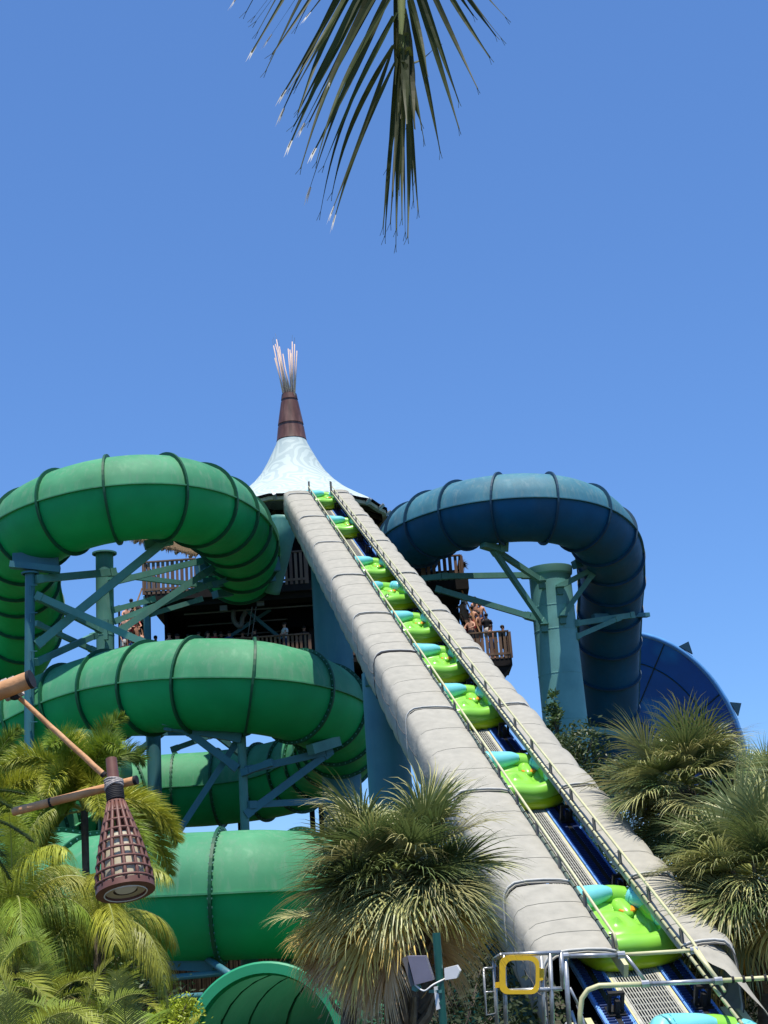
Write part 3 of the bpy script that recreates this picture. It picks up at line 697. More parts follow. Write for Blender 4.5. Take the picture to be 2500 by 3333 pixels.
# decks
def deck(name, x0, x1, y0, y1, z, th=.5):
    m = MB(); m.box(((x0 + x1) / 2, (y0 + y1) / 2, z - th / 2), x1 - x0, y1 - y0, th); return m.build(name, M['timber_dk'], tw)
def railing(a, b, h=1.35, n=None, gap=.36, wd=.16):
    a, b = V(a), V(b); L = (b - a).length; n = n or int(L / gap); d = (b - a) / L
    m = MB(); m.bar(a + V((0, 0, h)), b + V((0, 0, h)), .16, .07); m.build('hand_rail', M['timber'], tw)
    m = MB(); m.bar(a + V((0, 0, .1)), b + V((0, 0, .1)), .08, .12); m.build('bottom_rail', M['timber'], tw)
    for i in range(n + 1):
        p = a + d * (L * i / n); m = MB(); w_ = wd * (1.3 if i in (0, n) else rnd.uniform(.8, 1.1))
        m.bar(p + V((0, 0, -.15)), p + V((0, 0, h - .04)), .05, w_, up=d); m.build('baluster', M['timber'], tw)
def X(px, py, y): return P(px, py, y).x
zu = P(640, 1915, 70).z; zl = P(800, 2148, 70.6).z; zr = P(1600, 2142, 70).z
xl, xr = X(470, 1915, 70), X(905, 1915, 70)
deck('upper_deck', xl, X(1505, 1900, 70), 70, 80, zu)
deck('lower_deck', X(388, 2120, 70), X(1560, 2120, 70), 70.6, 80, zl)
railing((xl, 70, zu), (X(640, 1915, 70), 70, zu), 1.6, 11)
railing((xl, 70, zu), (xl, 74, zu), 1.6, 8)
railing((X(868, 1915, 70), 70, zu), (X(1000, 1915, 70), 70, zu), 1.6, 8)
xr0, xr1 = X(1380, 1890, 70), X(1505, 1890, 70)
zru = P(1450, 1885, 70).z
railing((xr0, 69.9, zru - .1), (xr1, 69.9, zru - .1), 1.3, 7, wd=.18)
railing((xr1, 69.9, zru - .1), (xr1, 73, zru - .1), 1.3, 8)
m = MB(); m.box(((xr0 + xr1) / 2 + .1, 71, zru - .4), xr1 - xr0 + .4, 2.6, .5); m.box(((xr0 + xr1) / 2 - .1, 71, zru - .85), xr1 - xr0 - .1, 2.2, .16); m.build('landing', M['timber_dk'], tw)
railing((X(388, 2120, 70), 70.6, zl), (X(1010, 2120, 70.6), 70.6, zl), 1.15, 44, wd=.12)
railing((X(1150, 2120, 70), 70.6, zl), (X(1200, 2120, 70.6), 70.6, zl), .95, 5, wd=.12)
xq0, xq1 = X(1530, 2130, 69.5), X(1662, 2130, 69.5)
railing((xq0, 69.5, zr), (xq1, 69.5, zr), 1.25, 9, wd=.17)
railing((xq1, 69.5, zr), (xq1, 72.5, zr), 1.12, 8)
m = MB(); m.box(((xq0 + xq1) / 2, 71, zr - .3), xq1 - xq0 + .1, 3, .45); m.add([V((xq0, 69.6, zr - .5)), V((xq1, 69.6, zr - .5)), V((xq1 - .5, 69.6, zr - 1.05)), V((xq0, 69.6, zr - 1.3)), V((xq0, 72.4, zr - .5)), V((xq1, 72.4, zr - .5)), V((xq1 - .5, 72.4, zr - 1.05)), V((xq0, 72.4, zr - 1.3))], [(0, 1, 2, 3), (7, 6, 5, 4), (0, 4, 5, 1), (1, 5, 6, 2), (2, 6, 7, 3), (3, 7, 4, 0)]); m.build('landing', M['timber_dk'], tw)
# soffit and back wall coloured near black for interior shade, and joists with pipes
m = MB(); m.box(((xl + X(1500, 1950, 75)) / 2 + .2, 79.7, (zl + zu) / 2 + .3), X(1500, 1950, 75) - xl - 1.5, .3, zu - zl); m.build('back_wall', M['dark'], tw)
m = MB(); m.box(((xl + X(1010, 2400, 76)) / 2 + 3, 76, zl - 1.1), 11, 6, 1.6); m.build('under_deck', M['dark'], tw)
m = MB(); m.box((xl + .9, 75.5, (zl + zu) / 2), .2, 8.6, zu - zl - .2); m.build('shade_panel', M['dark'], tw)  # added near-black panel, stands in for shade under the deck
for k in range(9):
    z = zu - .6 - k * .02; y = 70.4 + k * 1.05
    m = MB(); m.bar((xl + 1.05, y, zu - .66), (X(1480, 1950, 72), y, zu - .66), .12, .3); m.build('joist', M['timber_dk'], tw)
for k in range(6):
    m = MB(); zz = zu - 1.0 - k * .38; y = 71.5 + k * 1.2; m.bar((xl + 1.8, y, zz), (X(1160, 1990, 74), y, zz), .06, .07); m.build('ceiling_pipe', M['pipe'], tw)
for (a, b) in (((735, 2080, 72), (880, 1985, 73)), ((800, 1985, 72), (915, 2080, 72.5))):
    m = MB(); m.bar(P(*a), P(*b), .16, .18); m.build('deck_brace', M['teal_dk'], tw)
m = MB(); m.tube(crom([P(760, 1985, 71.5), P(762, 2020, 71.5), P(782, 2040, 71.5), P(790, 2010, 71.6), P(800, 1990, 71.6)], 5), .13, 8); m.build('drain_pipe', M['pipe'], tw, True)
m = MB(); m.box(P(728, 1980, 70.6), .38, .2, .28); m.build('junction_box', M['pipe'], tw)
m = MB(); m.box(P(848, 1963, 70.6), .38, .2, .3); m.build('junction_box', M['pipe'], tw)
for (px) in (821, 834):
    m = MB(); m.tube([P(px, 1975, 70.5), P(px - 14, 2070, 70.5)], .025, 5); m.build('chain', M['pipe'], tw)
for (px, py) in ((478, 1960), (482, 2060), (600, 1960)):
    pass
for px, y in ((478, 71), (1480, 72), (1010, 73)):
    p = P(px, 1950, y); m = MB(); m.box((p.x, y, zu / 2), .32, .32, zu); m.build('deck_post', M['teal_dk'] if px < 600 else M['timber_dk'], tw)
m = MB(); p = P(388, 2000, 71.5); m.box((p.x, 71.5, zl / 2 + 1.8), .1, .1, zl + 3.6); m.build('stair_post', M['timber_dk'], tw)
# stairs at both sides
def stair(p0, p1, wd, n, y):
    for i in range(n):
        f = (i + .5) / n; p = V(p0).lerp(V(p1), f); m = MB(); m.box(p, abs(p1[0] - p0[0]) / n + .06, wd, .06); m.build('stair_tread', M['timber_dk'], tw)
    for dy in (-wd / 2, wd / 2):
        m = MB(); m.bar(V(p0) + V((0, dy, -.1)), V(p1) + V((0, dy, -.1)), .08, .3); m.build('stair_stringer', M['timber'], tw)
        m = MB(); m.bar(V(p0) + V((0, dy, 1)), V(p1) + V((0, dy, 1)), .06, .07); m.build('stair_rail', M['cream'] if dy > 0 else M['log'], tw)
stair((X(1500, 1990, 70.7), 71, P(1500, 1975, 71).z), (X(1575, 2125, 70.7), 71, zr), 1.8, 10, 71)
stair((X(470, 2000, 71.7), 72, P(470, 1985, 72).z), (X(395, 2110, 72), 72, zl), 1.6, 10, 72)
# thatched side roof seen from below, left
m = MB(); a, b, c, d4 = P(362, 1738, 72), P(520, 1790, 70.5), P(662, 1775, 71), P(655, 1700, 76)
m = MB(); rowsT = []
for i in range(9):
    f = i / 8; e = P(372, 1742, 72).lerp(P(640, 1812, 70), f); tp_ = P(560, 1640, 76.5).lerp(P(800, 1640, 76.5), f)
    rowsT.append([e, e.lerp(tp_, .5), tp_, tp_ + V((0, 0, .2)), e + V((0, 0, .12)), e])
m.grid(rowsT); m.build('thatch_roof', M['thatch'], tw)
fr_ = MB()
for i in range(240):
    f = rnd.random(); e = P(372, 1742, 72).lerp(P(640, 1812, 70), f) + V((0, rnd.uniform(-.05, .1), rnd.uniform(0, .25)))
    d = V((rnd.uniform(-.1, .1), rnd.uniform(-.12, 0), -rnd.uniform(.12, .34))); fr_.add([e, e + V((.05, 0, 0)), e + d], [(0, 1, 2)])
fr_.build('thatch_fringe', M['thatch'], tw, kind='stuff')
for i in range(6):
    f = (i + .5) / 6; e = P(372, 1742, 72).lerp(P(640, 1812, 70), f) - V((0, 0, .12)); tp_ = P(560, 1640, 76.5).lerp(P(800, 1640, 76.5), f) - V((0, 0, .12))
    m = MB(); m.bar(e, tp_, .12, .16); m.build('thatch_rafter', mat('roof pole', (.33, .27, .17), .8, .2, .2, 3) if i == 0 else bpy.data.materials['roof pole'], tw)
fr_ = MB()
for i in range(40):
    e = P(1505, 1838, 70) + V((rnd.uniform(-.1, .1), 0, rnd.uniform(-.2, .2))); d = V((rnd.uniform(.05, .35), 0, rnd.uniform(-.3, .25))); fr_.add([e, e + V((.03, 0, .05)), e + d], [(0, 1, 2)])
fr_.build('thatch_tuft', M['thatch'], tw, kind='stuff')
# pale teal chute hood under the conveyor top, left of it
m = MB(); hp = crom([P(925, 1690, 67), P(915, 1760, 67), P(900, 1850, 67.5), P(885, 1930, 68)], 6)
m.tube(hp, [.75 - .35 * i / (len(hp) - 1) for i in range(len(hp))], 12); m.build('chute_hood', M['teal'], tw, True)
m = MB(); m.box(P(990, 1900, 73), 1.9, 1.2, 5.0); m.build('shade_block', M['dark'], tw)  # black boxes stand in for the deep shade behind the conveyor top
m = MB(); m.box(P(1090, 1800, 73.5), 3.8, 1.2, 4.0); m.build('shade_block', M['dark'], tw)

# ------------------------------------------------------------------ people
def skin_mesh(name, joints, edges, radii, mats, lv=1):
    me = bpy.data.meshes.new(name + '_skin'); me.from_pydata(joints, edges, [])
    o = bpy.data.objects.new(name + '_skin', me); COL.objects.link(o)
    md = o.modifiers.new('s', 'SKIN'); md.use_smooth_shade = True
    for i, v in enumerate(me.skin_vertices[0].data): v.radius = (radii[i], radii[i]); v.use_root = (i == 0)
    sb = o.modifiers.new('d', 'SUBSURF'); sb.levels = lv; sb.render_levels = lv
    dg = bpy.context.evaluated_depsgraph_get(); me2 = bpy.data.meshes.new_from_object(o.evaluated_get(dg))
    bpy.data.objects.remove(o); me2.name = name
    me2.materials.clear(); me2.materials.append(mats); return me2
def body_mesh(pose, m):
    J = [(0, 0, .95), (0, 0, 1.15), (0, 0, 1.38), (0, -.01, 1.50), (0, -.02, 1.60), (0, -.02, 1.72),
         (.10, 0, .90), (.11, -.02, .50), (.11, .02, .08), (.11, -.13, .03), (-.10, 0, .90), (-.11, -.02, .50), (-.11, .02, .08), (-.11, -.13, .03)]
    if pose == 0: arms = [(.19, 0, 1.40), (.27, -.02, 1.13), (.26, -.14, .90), (.25, -.2, .82), (-.19, 0, 1.40), (-.27, -.02, 1.13), (-.26, -.12, .90), (-.25, -.18, .82)]
    elif pose == 1: arms = [(.19, 0, 1.40), (.30, -.14, 1.18), (.16, -.36, 1.08), (.08, -.42, 1.07), (-.19, 0, 1.40), (-.30, -.14, 1.18), (-.14, -.36, 1.08), (-.06, -.42, 1.07)]
    else: arms = [(.19, 0, 1.42), (.42, -.05, 1.50), (.36, -.08, 1.74), (.30, -.08, 1.82), (-.19, 0, 1.40), (-.34, -.02, 1.16), (-.22, -.10, .98), (-.14, -.12, .96)]
    J += arms
    E = [(0, 1), (1, 2), (2, 3), (3, 4), (4, 5), (0, 6), (6, 7), (7, 8), (8, 9), (0, 10), (10, 11), (11, 12), (12, 13), (2, 14), (14, 15), (15, 16), (16, 17), (2, 18), (18, 19), (19, 20), (20, 21)]
    rr = [.14, .125, .14, .055, .09, .085, .095, .06, .04, .035, .095, .06, .04, .035, .06, .045, .033, .03, .06, .045, .033, .03]
    return skin_mesh('person_body', J, E, rr, m, 1)
bodies = {(p, k): body_mesh(p, M[k]) for p in (0, 1, 2) for k in ('skin', 'skin2')}
def hair_me(lng):
    m = MB(); m.ball((0, .0, 1.71), .105, .115, .105, 12)
    if lng: m.tube([V((0, .06, 1.72)), V((0, .10, 1.58)), V((0, .09, 1.42))], [.09, .085, .04], 8)
    return m.mesh('hair', M['hair'], smooth=True)
hairs = [hair_me(False), hair_me(True)]
def face_me():
    m = MB(); m.ball((0, -.105, 1.645), .014, .022, .02, 6)
    for s in (-1, 1): m.ball((s * .035, -.098, 1.672), .012, .008, .008, 6, 1); m.ball((s * .092, .0, 1.65), .012, .02, .03, 6)
    m.box((0, -.102, 1.60), .045, .012, .012, mi=2); return m.mesh('face', [M['skin'], M['hair'], M['cl_red']], smooth=True)
faceme = face_me()
def shorts_me(c):
    m = MB(); m.lathe((0, 0, .80), (0, 0, 1), [(.17, 0), (.185, .06), (.175, .16), (.15, .24)], 14)
    for s in (-1, 1): m.lathe((s * .11, 0, .58), (0, 0, 1), [(.105, 0), (.105, .12), (.11, .28)], 12)
    for i, v in enumerate(m.v): m.v[i] = V((v.x, v.y * .85, v.z))
    return m.mesh('shorts', M[c], smooth=True)
def shirt_me(c):
    m = MB(); m.lathe((0, 0, .98), (0, 0, 1), [(.165, 0), (.16, .12), (.185, .32), (.20, .42), (.13, .50), (.075, .53)], 14)
    for i, v in enumerate(m.v): m.v[i] = V((v.x * 1.05, v.y * .8, v.z))
    for s in (-1, 1): m.tube([V((s * .17, 0, 1.42)), V((s * .27, -.03, 1.22))], [.085, .075], 8)
    return m.mesh('shirt', M[c], smooth=True)
shorts = {c: shorts_me(c) for c in ('cl_black', 'cl_red', 'cl_blue', 'cl_white')}
shirts = {c: shirt_me(c) for c in ('cl_black', 'cl_white', 'cl_red', 'cl_blue')}
def person(px, z, y, rz, pose, sk, hr, sh, top, label, sc=1.0, group=None):
    x = P(px, 2050, y).x
    if isinstance(z, tuple): x = P(px, z[0], y).x; z = P(px, z[0], y).z - 1.70 * sc
    if 495 < px < 1000 and y < 73 and label.find('rear tube') < 0: z = zl
    if px > 1585: z = zr
    root = thing('person', label, 'person', (x, y, z), group)
    root.rotation_euler = (0, 0, R(rz)); root.scale = (sc, sc, sc)
    for nm, me in (('body', bodies[(pose, sk)]), ('hair', hairs[hr]), ('face', faceme), ('shorts', shorts[sh])):
        link_mesh(nm, me, root)
    if top: link_mesh('shirt', shirts[top], root)
q = 'people queueing on the tower decks and stairs'
person(427, (1955,), 71.6, 160, 0, 'skin', 0, 'cl_black', 'cl_white', 'person in a pale shirt high in the left stair queue', group=q)
person(452, (1962,), 71.8, 200, 0, 'skin', 0, 'cl_black', 'cl_black', 'person in a black shirt beside the left deck corner', group=q)
person(412, (1974,), 71.2, 30, 1, 'skin', 1, 'cl_black', None, 'long haired person at the left edge of the left stair queue', group=q)
person(431, (1990,), 70.9, 60, 0, 'skin2', 1, 'cl_red', None, 'bare shouldered person in red swimwear in the left stair queue', group=q)
person(408, (2006,), 70.9, -20, 2, 'skin', 1, 'cl_white', None, 'person with raised arm in the left stair queue', group=q)
person(447, (2030,), 70.9, 10, 0, 'skin2', 0, 'cl_red', None, 'tanned person in red shorts low in the left stair queue', group=q)
person(428, (2052,), 70.9, 150, 0, 'skin2', 0, 'cl_blue', 'cl_black', 'person in dark clothes at the foot of the left stairs', group=q)
person(438, (1972,), 71.4, 100, 0, 'skin', 1, 'cl_blue', None, 'person with hair tied back just below the pale shirt in the left stair queue', group=q)
person(458, (1985,), 71.6, 170, 2, 'skin', 0, 'cl_black', 'cl_white', 'white shirted person at the post of the left stair queue', group=q)
person(421, (2020,), 70.9, -40, 1, 'skin', 0, 'cl_blue', None, 'shirtless person in blue shorts in the middle of the left stairs', group=q)
person(440, (2008,), 71.0, 20, 1, 'skin', 1, 'cl_black', 'cl_red', 'person in a red top in the middle of the left stairs', group=q)
person(402, (2040,), 70.9, 60, 0, 'skin', 0, 'cl_white', 'cl_blue', 'person in blue at the outer foot of the left stairs', group=q)
person(455, (2055,), 70.9, -10, 1, 'skin', 1, 'cl_black', None, 'person leaning on the rail at the foot of the left stairs', group=q)
person(700, (2066,), 71.3, 40, 1, 'skin2', 1, 'cl_black', 'cl_red', 'person in dull red between the facing pair and the dark figure of the lower deck', group=q)
person(830, (2066,), 71.5, -50, 0, 'skin', 0, 'cl_blue', 'cl_black', 'slim dark figure right of the drain pipe on the lower deck', group=q)
person(1562, (1962,), 71.2, 150, 0, 'skin', 0, 'cl_blue', None, 'bare backed person in blue shorts against the sky on the right stairs', group=q)
person(1520, (1990,), 70.5, 10, 1, 'skin2', 1, 'cl_red', None, 'crouching tanned person low beside the yellow stair rail', group=q)
person(551, (2062,), 71.0, 15, 1, 'skin', 0, 'cl_blue', None, 'shirtless person leaning on the lower railing, head turned right', group=q)
person(575, (2062,), 71.3, -20, 1, 'skin', 1, 'cl_black', None, 'person with a topknot beside the leaning shirtless one', group=q)
person(580, (2072,), 71.0, 0, 1, 'skin2', 0, 'cl_black', 'cl_blue', 'shorter person peering over the lower railing', .95, group=q)
person(506, (2070,), 71.4, 30, 0, 'skin2', 0, 'cl_black', 'cl_black', 'dim person at the shaded left end of the lower deck', group=q)
person(612, (2077,), 71.2, 80, 0, 'skin2', 0, 'cl_black', 'cl_blue', 'person whose head just shows over the middle tube, left of centre', .95, group=q)
person(648, (2068,), 71.2, -80, 1, 'skin', 0, 'cl_black', 'cl_black', 'person reaching forward in the shaded lower deck queue', group=q)
person(676, (2064,), 71.2, 80, 1, 'skin', 1, 'cl_black', None, 'person facing left in the shaded lower deck queue', group=q)
person(720, (2072,), 71.6, 0, 0, 'skin2', 0, 'cl_black', 'cl_black', 'dark figure midway along the lower deck, shorter neighbour at right', group=q)
person(746, (2064,), 71.6, 20, 0, 'skin', 1, 'cl_black', 'cl_blue', 'long haired figure midway along the lower deck', group=q)
person(790, (2068,), 71.8, -20, 0, 'skin2', 0, 'cl_black', None, 'broad bare shouldered figure right of the middle of the lower deck', group=q)
person(927, (2048,), 71.0, -60, 1, 'skin', 0, 'cl_blue', 'cl_white', 'person in white shirt standing at the wooden post of the lower deck', 1.08, group=q)
person(990, (2066,), 71.6, 10, 0, 'skin2', 0, 'cl_black', 'cl_black', 'dark figure at the right end of the lower left deck', group=q)
person(1508, (1940,), 71.0, -70, 1, 'skin', 0, 'cl_black', 'cl_white', 'person in white at the top of the right stair queue', group=q)
person(1545, (1948,), 71.3, 170, 0, 'skin', 1, 'cl_black', None, 'bare backed person in black shorts on the right stairs', group=q)
person(1507, (1966,), 70.6, 40, 0, 'skin', 1, 'cl_black', None, 'person with dark hair beside the yellow stair rail', group=q)
person(1536, (1978,), 70.4, 150, 1, 'skin', 0, 'cl_red', None, 'bare shouldered person in the middle of the right stairs', group=q)
person(1556, (1996,), 70.4, 60, 2, 'skin2', 0, 'cl_black', None, 'tanned person with raised arm on the right stairs', group=q)
person(1582, (2002,), 70.6, 190, 0, 'skin', 0, 'cl_white', 'cl_black', 'person in black top near the foot of the right stairs', group=q)
person(1530, (2010,), 70.0, -30, 1, 'skin', 1, 'cl_black', None, 'person bending forward at the left of the lower right landing', group=q)
person(1595, (2030,), 70.3, 20, 0, 'skin', 1, 'cl_blue', None, 'person behind the slats of the lower right landing', group=q)
person(1635, (2046,), 70.6, 90, 0, 'skin', 0, 'cl_black', 'cl_black', 'person alone at the right corner of the lower right landing', group=q)
q2 = 'people on the low ledge behind the green tubes'
bz = P(870, 2450, 69).z
person(848, (2428,), 69.5, 30, 0, 'skin2', 1, 'cl_black', None, 'silhouetted person alone left of the pair above the rear tube', group=q2)
person(915, (2425,), 69.5, 0, 0, 'skin2', 0, 'cl_black', 'cl_black', 'silhouetted shorter person left of the tall one above the rear tube', group=q2)
person(927, (2412,), 69.8, 0, 0, 'skin2', 0, 'cl_black', 'cl_black', 'tallest silhouetted person above the rear tube', group=q2)
person(942, (2430,), 69.4, 0, 0, 'skin2', 1, 'cl_black', 'cl_black', 'silhouetted person with wide hat above the rear tube', group=q2)
lg = thing('viewing_ledge', 'dark timber ledge behind the rear green tube carrying silhouetted people', 'platform', (P(890, 2500, 70).x, 70, 0))
zz = P(915, 2425, 69.5).z - 1.7
m = MB(); m.box((P(890, 2500, 70).x, 70.2, zz - .12), 4, 2.5, .22); m.build('ledge_floor', M['timber_dk'], lg)
for dx in (-1.8, 1.8):
    m = MB(); m.box((P(890, 2500, 70).x + dx, 70.4, zz / 2 - .12), .25, .25, zz - .25); m.build('ledge_leg', M['timber_dk'], lg)

# ------------------------------------------------------------------ palms
def fan_frond(e, seed, Rf=.80, pet=.50, nseg=40, droop=1.0, wide=.019):
    r = random.Random(seed); m = MB(); d = V((cos(e), 0, sin(e))); pts = [V((0, 0, 0))]
    for i in range(5):
        d = (d + V((0, 0, -.07 * droop * max(.15, cos(e))))).normalized(); pts.append(pts[-1] + d * pet / 5)
    m.tube(pts, [.022, .018, .016, .014, .012, .010], 4, 1)
    s = V((0, 1, 0)); nn = s.cross(d).normalized(); nn = nn if nn.z > 0 else -nn; P0 = pts[-1]
    for k in range(nseg):
        ph = R(-128) + R(256) * (k + r.uniform(-.25, .25)) / (nseg - 1)
        dr = (d * cos(ph) + s * sin(ph)).normalized()
        dr = (dr + nn * (.28 * abs(sin(ph)) + r.uniform(-.06, .06))).normalized()
        L = Rf * (.70 + .30 * cos(ph)) * r.uniform(.85, 1.08); p = P0 + d * (.12 * max(0, cos(ph)))
        g_ = (.20 + .26 * r.random()) * droop; nst = 6; o = len(m.v); dd = dr.copy()
        for i in range(nst + 1):
            f = i / nst; wv = wide * (.35 + 1.3 * f if f < .4 else .87 * (1 - f) / .6 + .03) * .75
            sd = dd.cross(nn).normalized()
            m.v += [p - sd * wv, p + sd * wv]
            dd = (dd + V((0, 0, -g_ * (f ** 1.6) * 2.0)) + V((r.uniform(-.03, .03), r.uniform(-.03, .03), 0))).normalized()
            p = p + dd * (L / nst)
        for i in range(nst): m.f.append((o + 2 * i, o + 2 * i + 1, o + 2 * i + 3, o + 2 * i + 2)); m.m.append(0)
    return m
FAN = {}
def fan(e_deg, var, kind):
    key = (round(e_deg / 12), var, kind)
    if key not in FAN:
        dr = {'leaf': .45, 'leaf2': .75, 'leaf_y': 1.15, 'leaf_b': 1.5}[kind]
        FAN[key] = fan_frond(R(key[0] * 12), hash(key[:2]) % 999 + 3, droop=dr, nseg=60).mesh('frond', [M[kind], M['stem']])
    return FAN[key]
def sabal(label, c, scale, n_green, n_low, seed, low=('leaf2', 'leaf_y', 'leaf_b'), grp='sabal palms', trunk_r=.16, up=80, names='sabal_palm', boots=40, skirt=False):
    r = random.Random(seed); root = thing(names, label, 'palm tree', (c.x, c.y, 0), grp)
    m = MB(); tp_ = [V((c.x + .1 * sin(k), c.y, c.z * k / 8)) for k in range(9)]; tp_[-1] = c.copy()
    m.tube(tp_, [trunk_r * scale * (1.05 + .08 * sin(k * 3)) for k in range(9)], 12); m.build('trunk', M['trunk'], root, True)
    for i in range(boots):
        a = r.uniform(0, 2 * pi); h = c.z - .15 - r.random() ** 1.3 * 1.6 * scale; e = V((cos(a), sin(a), 0))
        b = MB(); p = V((c.x, c.y, h)) + e * trunk_r * scale * .8
        b.tube([p, p + e * .12 * scale + V((0, 0, .12 * scale)), p + e * .22 * scale + V((0, 0, .32 * scale))], [.05 * scale, .035 * scale, .02 * scale], 5); b.build('boot', M['boot'], root)
    tot = n_green + n_low
    for i in range(tot):
        a = (i * 137.5 + r.uniform(-25, 25)) % 360
        if i < n_green:
            e = math.degrees(math.asin(r.uniform(-.30, .97))); kd = 'leaf' if r.random() < .55 else 'leaf2'; h = c.z + .12 * scale * sin(R(e))
        else:
            f = r.random() ** 1.1; e = 6 - f * 68
            if skirt and f > .35 and a > 250: continue
            kd = low[min(len(low) - 1, int(f * len(low) + r.uniform(-.5, .6)) if f > .1 else 0)]; h = c.z - .05 - .30 * scale * f
        q = fan(e, i % 3, kd); o = link_mesh('frond', q, root, V((c.x, c.y, h)) - ORG[root.name] + V((cos(R(a)), sin(R(a)), 0)) * .08, R(a), scale * r.uniform(.78, 1.15), r.uniform(-.15, .15))
        o.rotation_euler = (r.uniform(-.5, .5), r.uniform(-.15, .15), R(a))
    return root
sabal('large sabal palm with golden drooping skirt left of the conveyor', P(1295, 2850, 17.2), 1.05, 84, 90, 5, ('leaf2', 'leaf_y', 'leaf_y', 'leaf_b'), boots=90, skirt=True)
sabal('smaller sabal palm low on the left of the large golden skirted one', P(1115, 3000, 17.8), .62, 12, 46, 15, ('leaf_y', 'leaf_y', 'leaf_b', 'leaf_b'), boots=20)
sabal('tall sabal palm with grey green fans in front of the blue funnel', P(2225, 2560, 27), 1.32, 64, 34, 8, ('leaf2', 'leaf2', 'leaf'))
sabal('sabal palm at the right edge below the taller fans', P(2470, 2860, 24), 1.4, 64, 40, 11, ('leaf2', 'leaf2', 'leaf_y'))
sabal('dark sabal palm tucked behind the right cover skirt', P(2330, 3010, 27), 1.25, 44, 30, 21, ('leaf2', 'leaf', 'leaf_b'))
sabal('sabal palm whose fans reach in from the right edge above the shrubs', P(2510, 2600, 30), 1.1, 44, 20, 27, ('leaf2', 'leaf2'))

def pinnate(L, e, arch, n, ll, mode, seed, lw=.016, r0=.02):
    """feather frond along +X; mode fluffy (all round) or hang (leaflets droop) or flat"""
    r = random.Random(seed); m = MB(); d = V((cos(e), 0, sin(e))); p = V((0, 0, 0)); pts = [p.copy()]; ds = [d.copy()]; N = 16
    for i in range(N):
        d = (d + V((0, 0, -arch / N * (.5 + i / N)))).normalized(); p = p + d * L / N; pts.append(p.copy()); ds.append(d.copy())
    m.tube(pts, [r0 * (1 - .85 * i / N) for i in range(N + 1)], 5, 1)
    for k in range(n):
        f = .14 + .86 * (k + .5) / n; x = f * N; i = min(N - 1, int(x)); b = pts[i].lerp(pts[i + 1], x - i); d = ds[i]
        sd = d.cross(V((0, 0, 1))).normalized(); u = sd.cross(d)
        l = ll * (sin(pi * min(1, .18 + f * .80)) ** .6 + .12) * r.uniform(.8, 1.1)
        for sg in ((-1, 1) if mode != 'fluffy' else (0, 1, 2, 3)):
            if mode == 'fluffy':
                an = r.uniform(0, 2 * pi); dr = (sd * cos(an) + u * sin(an) + d * (.8 + .4 * r.random())).normalized(); g_ = .17
            elif mode == 'hang': dr = (sd * sg * .55 + d * .45 + V((r.uniform(-.2, .2), r.uniform(-.2, .2), -.25))).normalized(); g_ = .55
            else: dr = (sd * sg + d * .8 + u * .35 + V((r.uniform(-.1, .1),) * 3)).normalized(); g_ = .13
            o = len(m.v); q = b.copy(); ns = 3 if mode == 'fluffy' else 4; nr = dr.cross(u if mode != 'fluffy' else d).normalized()
            nr = dr.cross(nr).normalized() if mode == 'fluffy' else (d - dr * d.dot(dr)).normalized()
            for j in range(ns + 1):
                t = j / ns; wv = lw * (.5 + 1.2 * t if t < .35 else (1 - t) * 1.4 + .05)
                m.v += [q - nr * wv, q + nr * wv]; q = q + dr * l / ns; dr = (dr + V((0, 0, -g_ * (1 + t)))).normalized()
            for j in range(ns): m.f.append((o + 2 * j, o + 2 * j + 1, o + 2 * j + 3, o + 2 * j + 2)); m.m.append(0)
    return m
def feather_palm(name, label, c, fronds, L, ll, mode, mats_, n=46, arch=1.6, trunk=.09, lw=.016, grp=None, seed=1, emax=78, emin=-5, scale=1, base=0.0, cat='palm tree'):
    r = random.Random(seed); root = thing(name, label, cat, (c.x, c.y, 0), grp)
    if trunk:
        m = MB(); m.tube([V((c.x + .06 * sin(k * 1.3) * (k < 8), c.y, c.z * k / 8)) for k in range(9)], trunk, 10); m.build('trunk', M['bark'], root, True)
    lib = {}
    for i in range(fronds):
        f = i / max(1, fronds - 1); e = emax - (emax - emin) * f + r.uniform(-8, 8); key = (round(e / 14), mats_[i % len(mats_)], i % 2)
        if key not in lib: lib[key] = pinnate(L, R(key[0] * 14), arch, n, ll, mode, i + seed * 31, lw, .02 * L / 1.6).mesh('frond', [M[key[1]], M['stem']])
        a = (i * 137.5 + r.uniform(-25, 25)) % 360
        link_mesh('frond', lib[key], root, V((c.x, c.y, c.z)) - ORG[root.name] + V((0, 0, -base * f)), R(a), scale * r.uniform(.85, 1.1), r.uniform(-.06, .06))
    return root
feather_palm('foxtail_palm', 'foxtail palm with bushy golden green plumes right behind the lantern', P(275, 2640, 27), 19, 2.15, .46, 'fluffy', ['fox', 'fox_y', 'fox'], n=210, arch=2.4, trunk=.07, lw=.010, seed=3, emax=84, emin=5)
feather_palm('foxtail_palm', 'second bushy plumed palm at the left edge behind the fern leaves', P(-50, 2680, 28), 16, 2.1, .46, 'fluffy', ['fox', 'fox_y'], n=200, arch=2.3, trunk=.08, lw=.010, seed=6, emax=80, emin=10)
feather_palm('areca_palm', 'palm with long hanging curtain leaflets below the lantern', P(320, 3020, 22), 22, 1.8, .66, 'hang', ['areca', 'areca', 'fox_y', 'fox'], n=120, arch=2.5, trunk=.09, lw=.006, seed=9, emax=80, emin=5)
feather_palm('areca_palm', 'palm with hanging leaflets at the left edge, mid height', P(40, 2990, 21), 24, 1.7, .66, 'hang', ['areca', 'fox', 'fox_y'], n=120, arch=2.4, trunk=.09, lw=.006, seed=12, emax=85, emin=5)
us = 'understorey palms in the lower left'
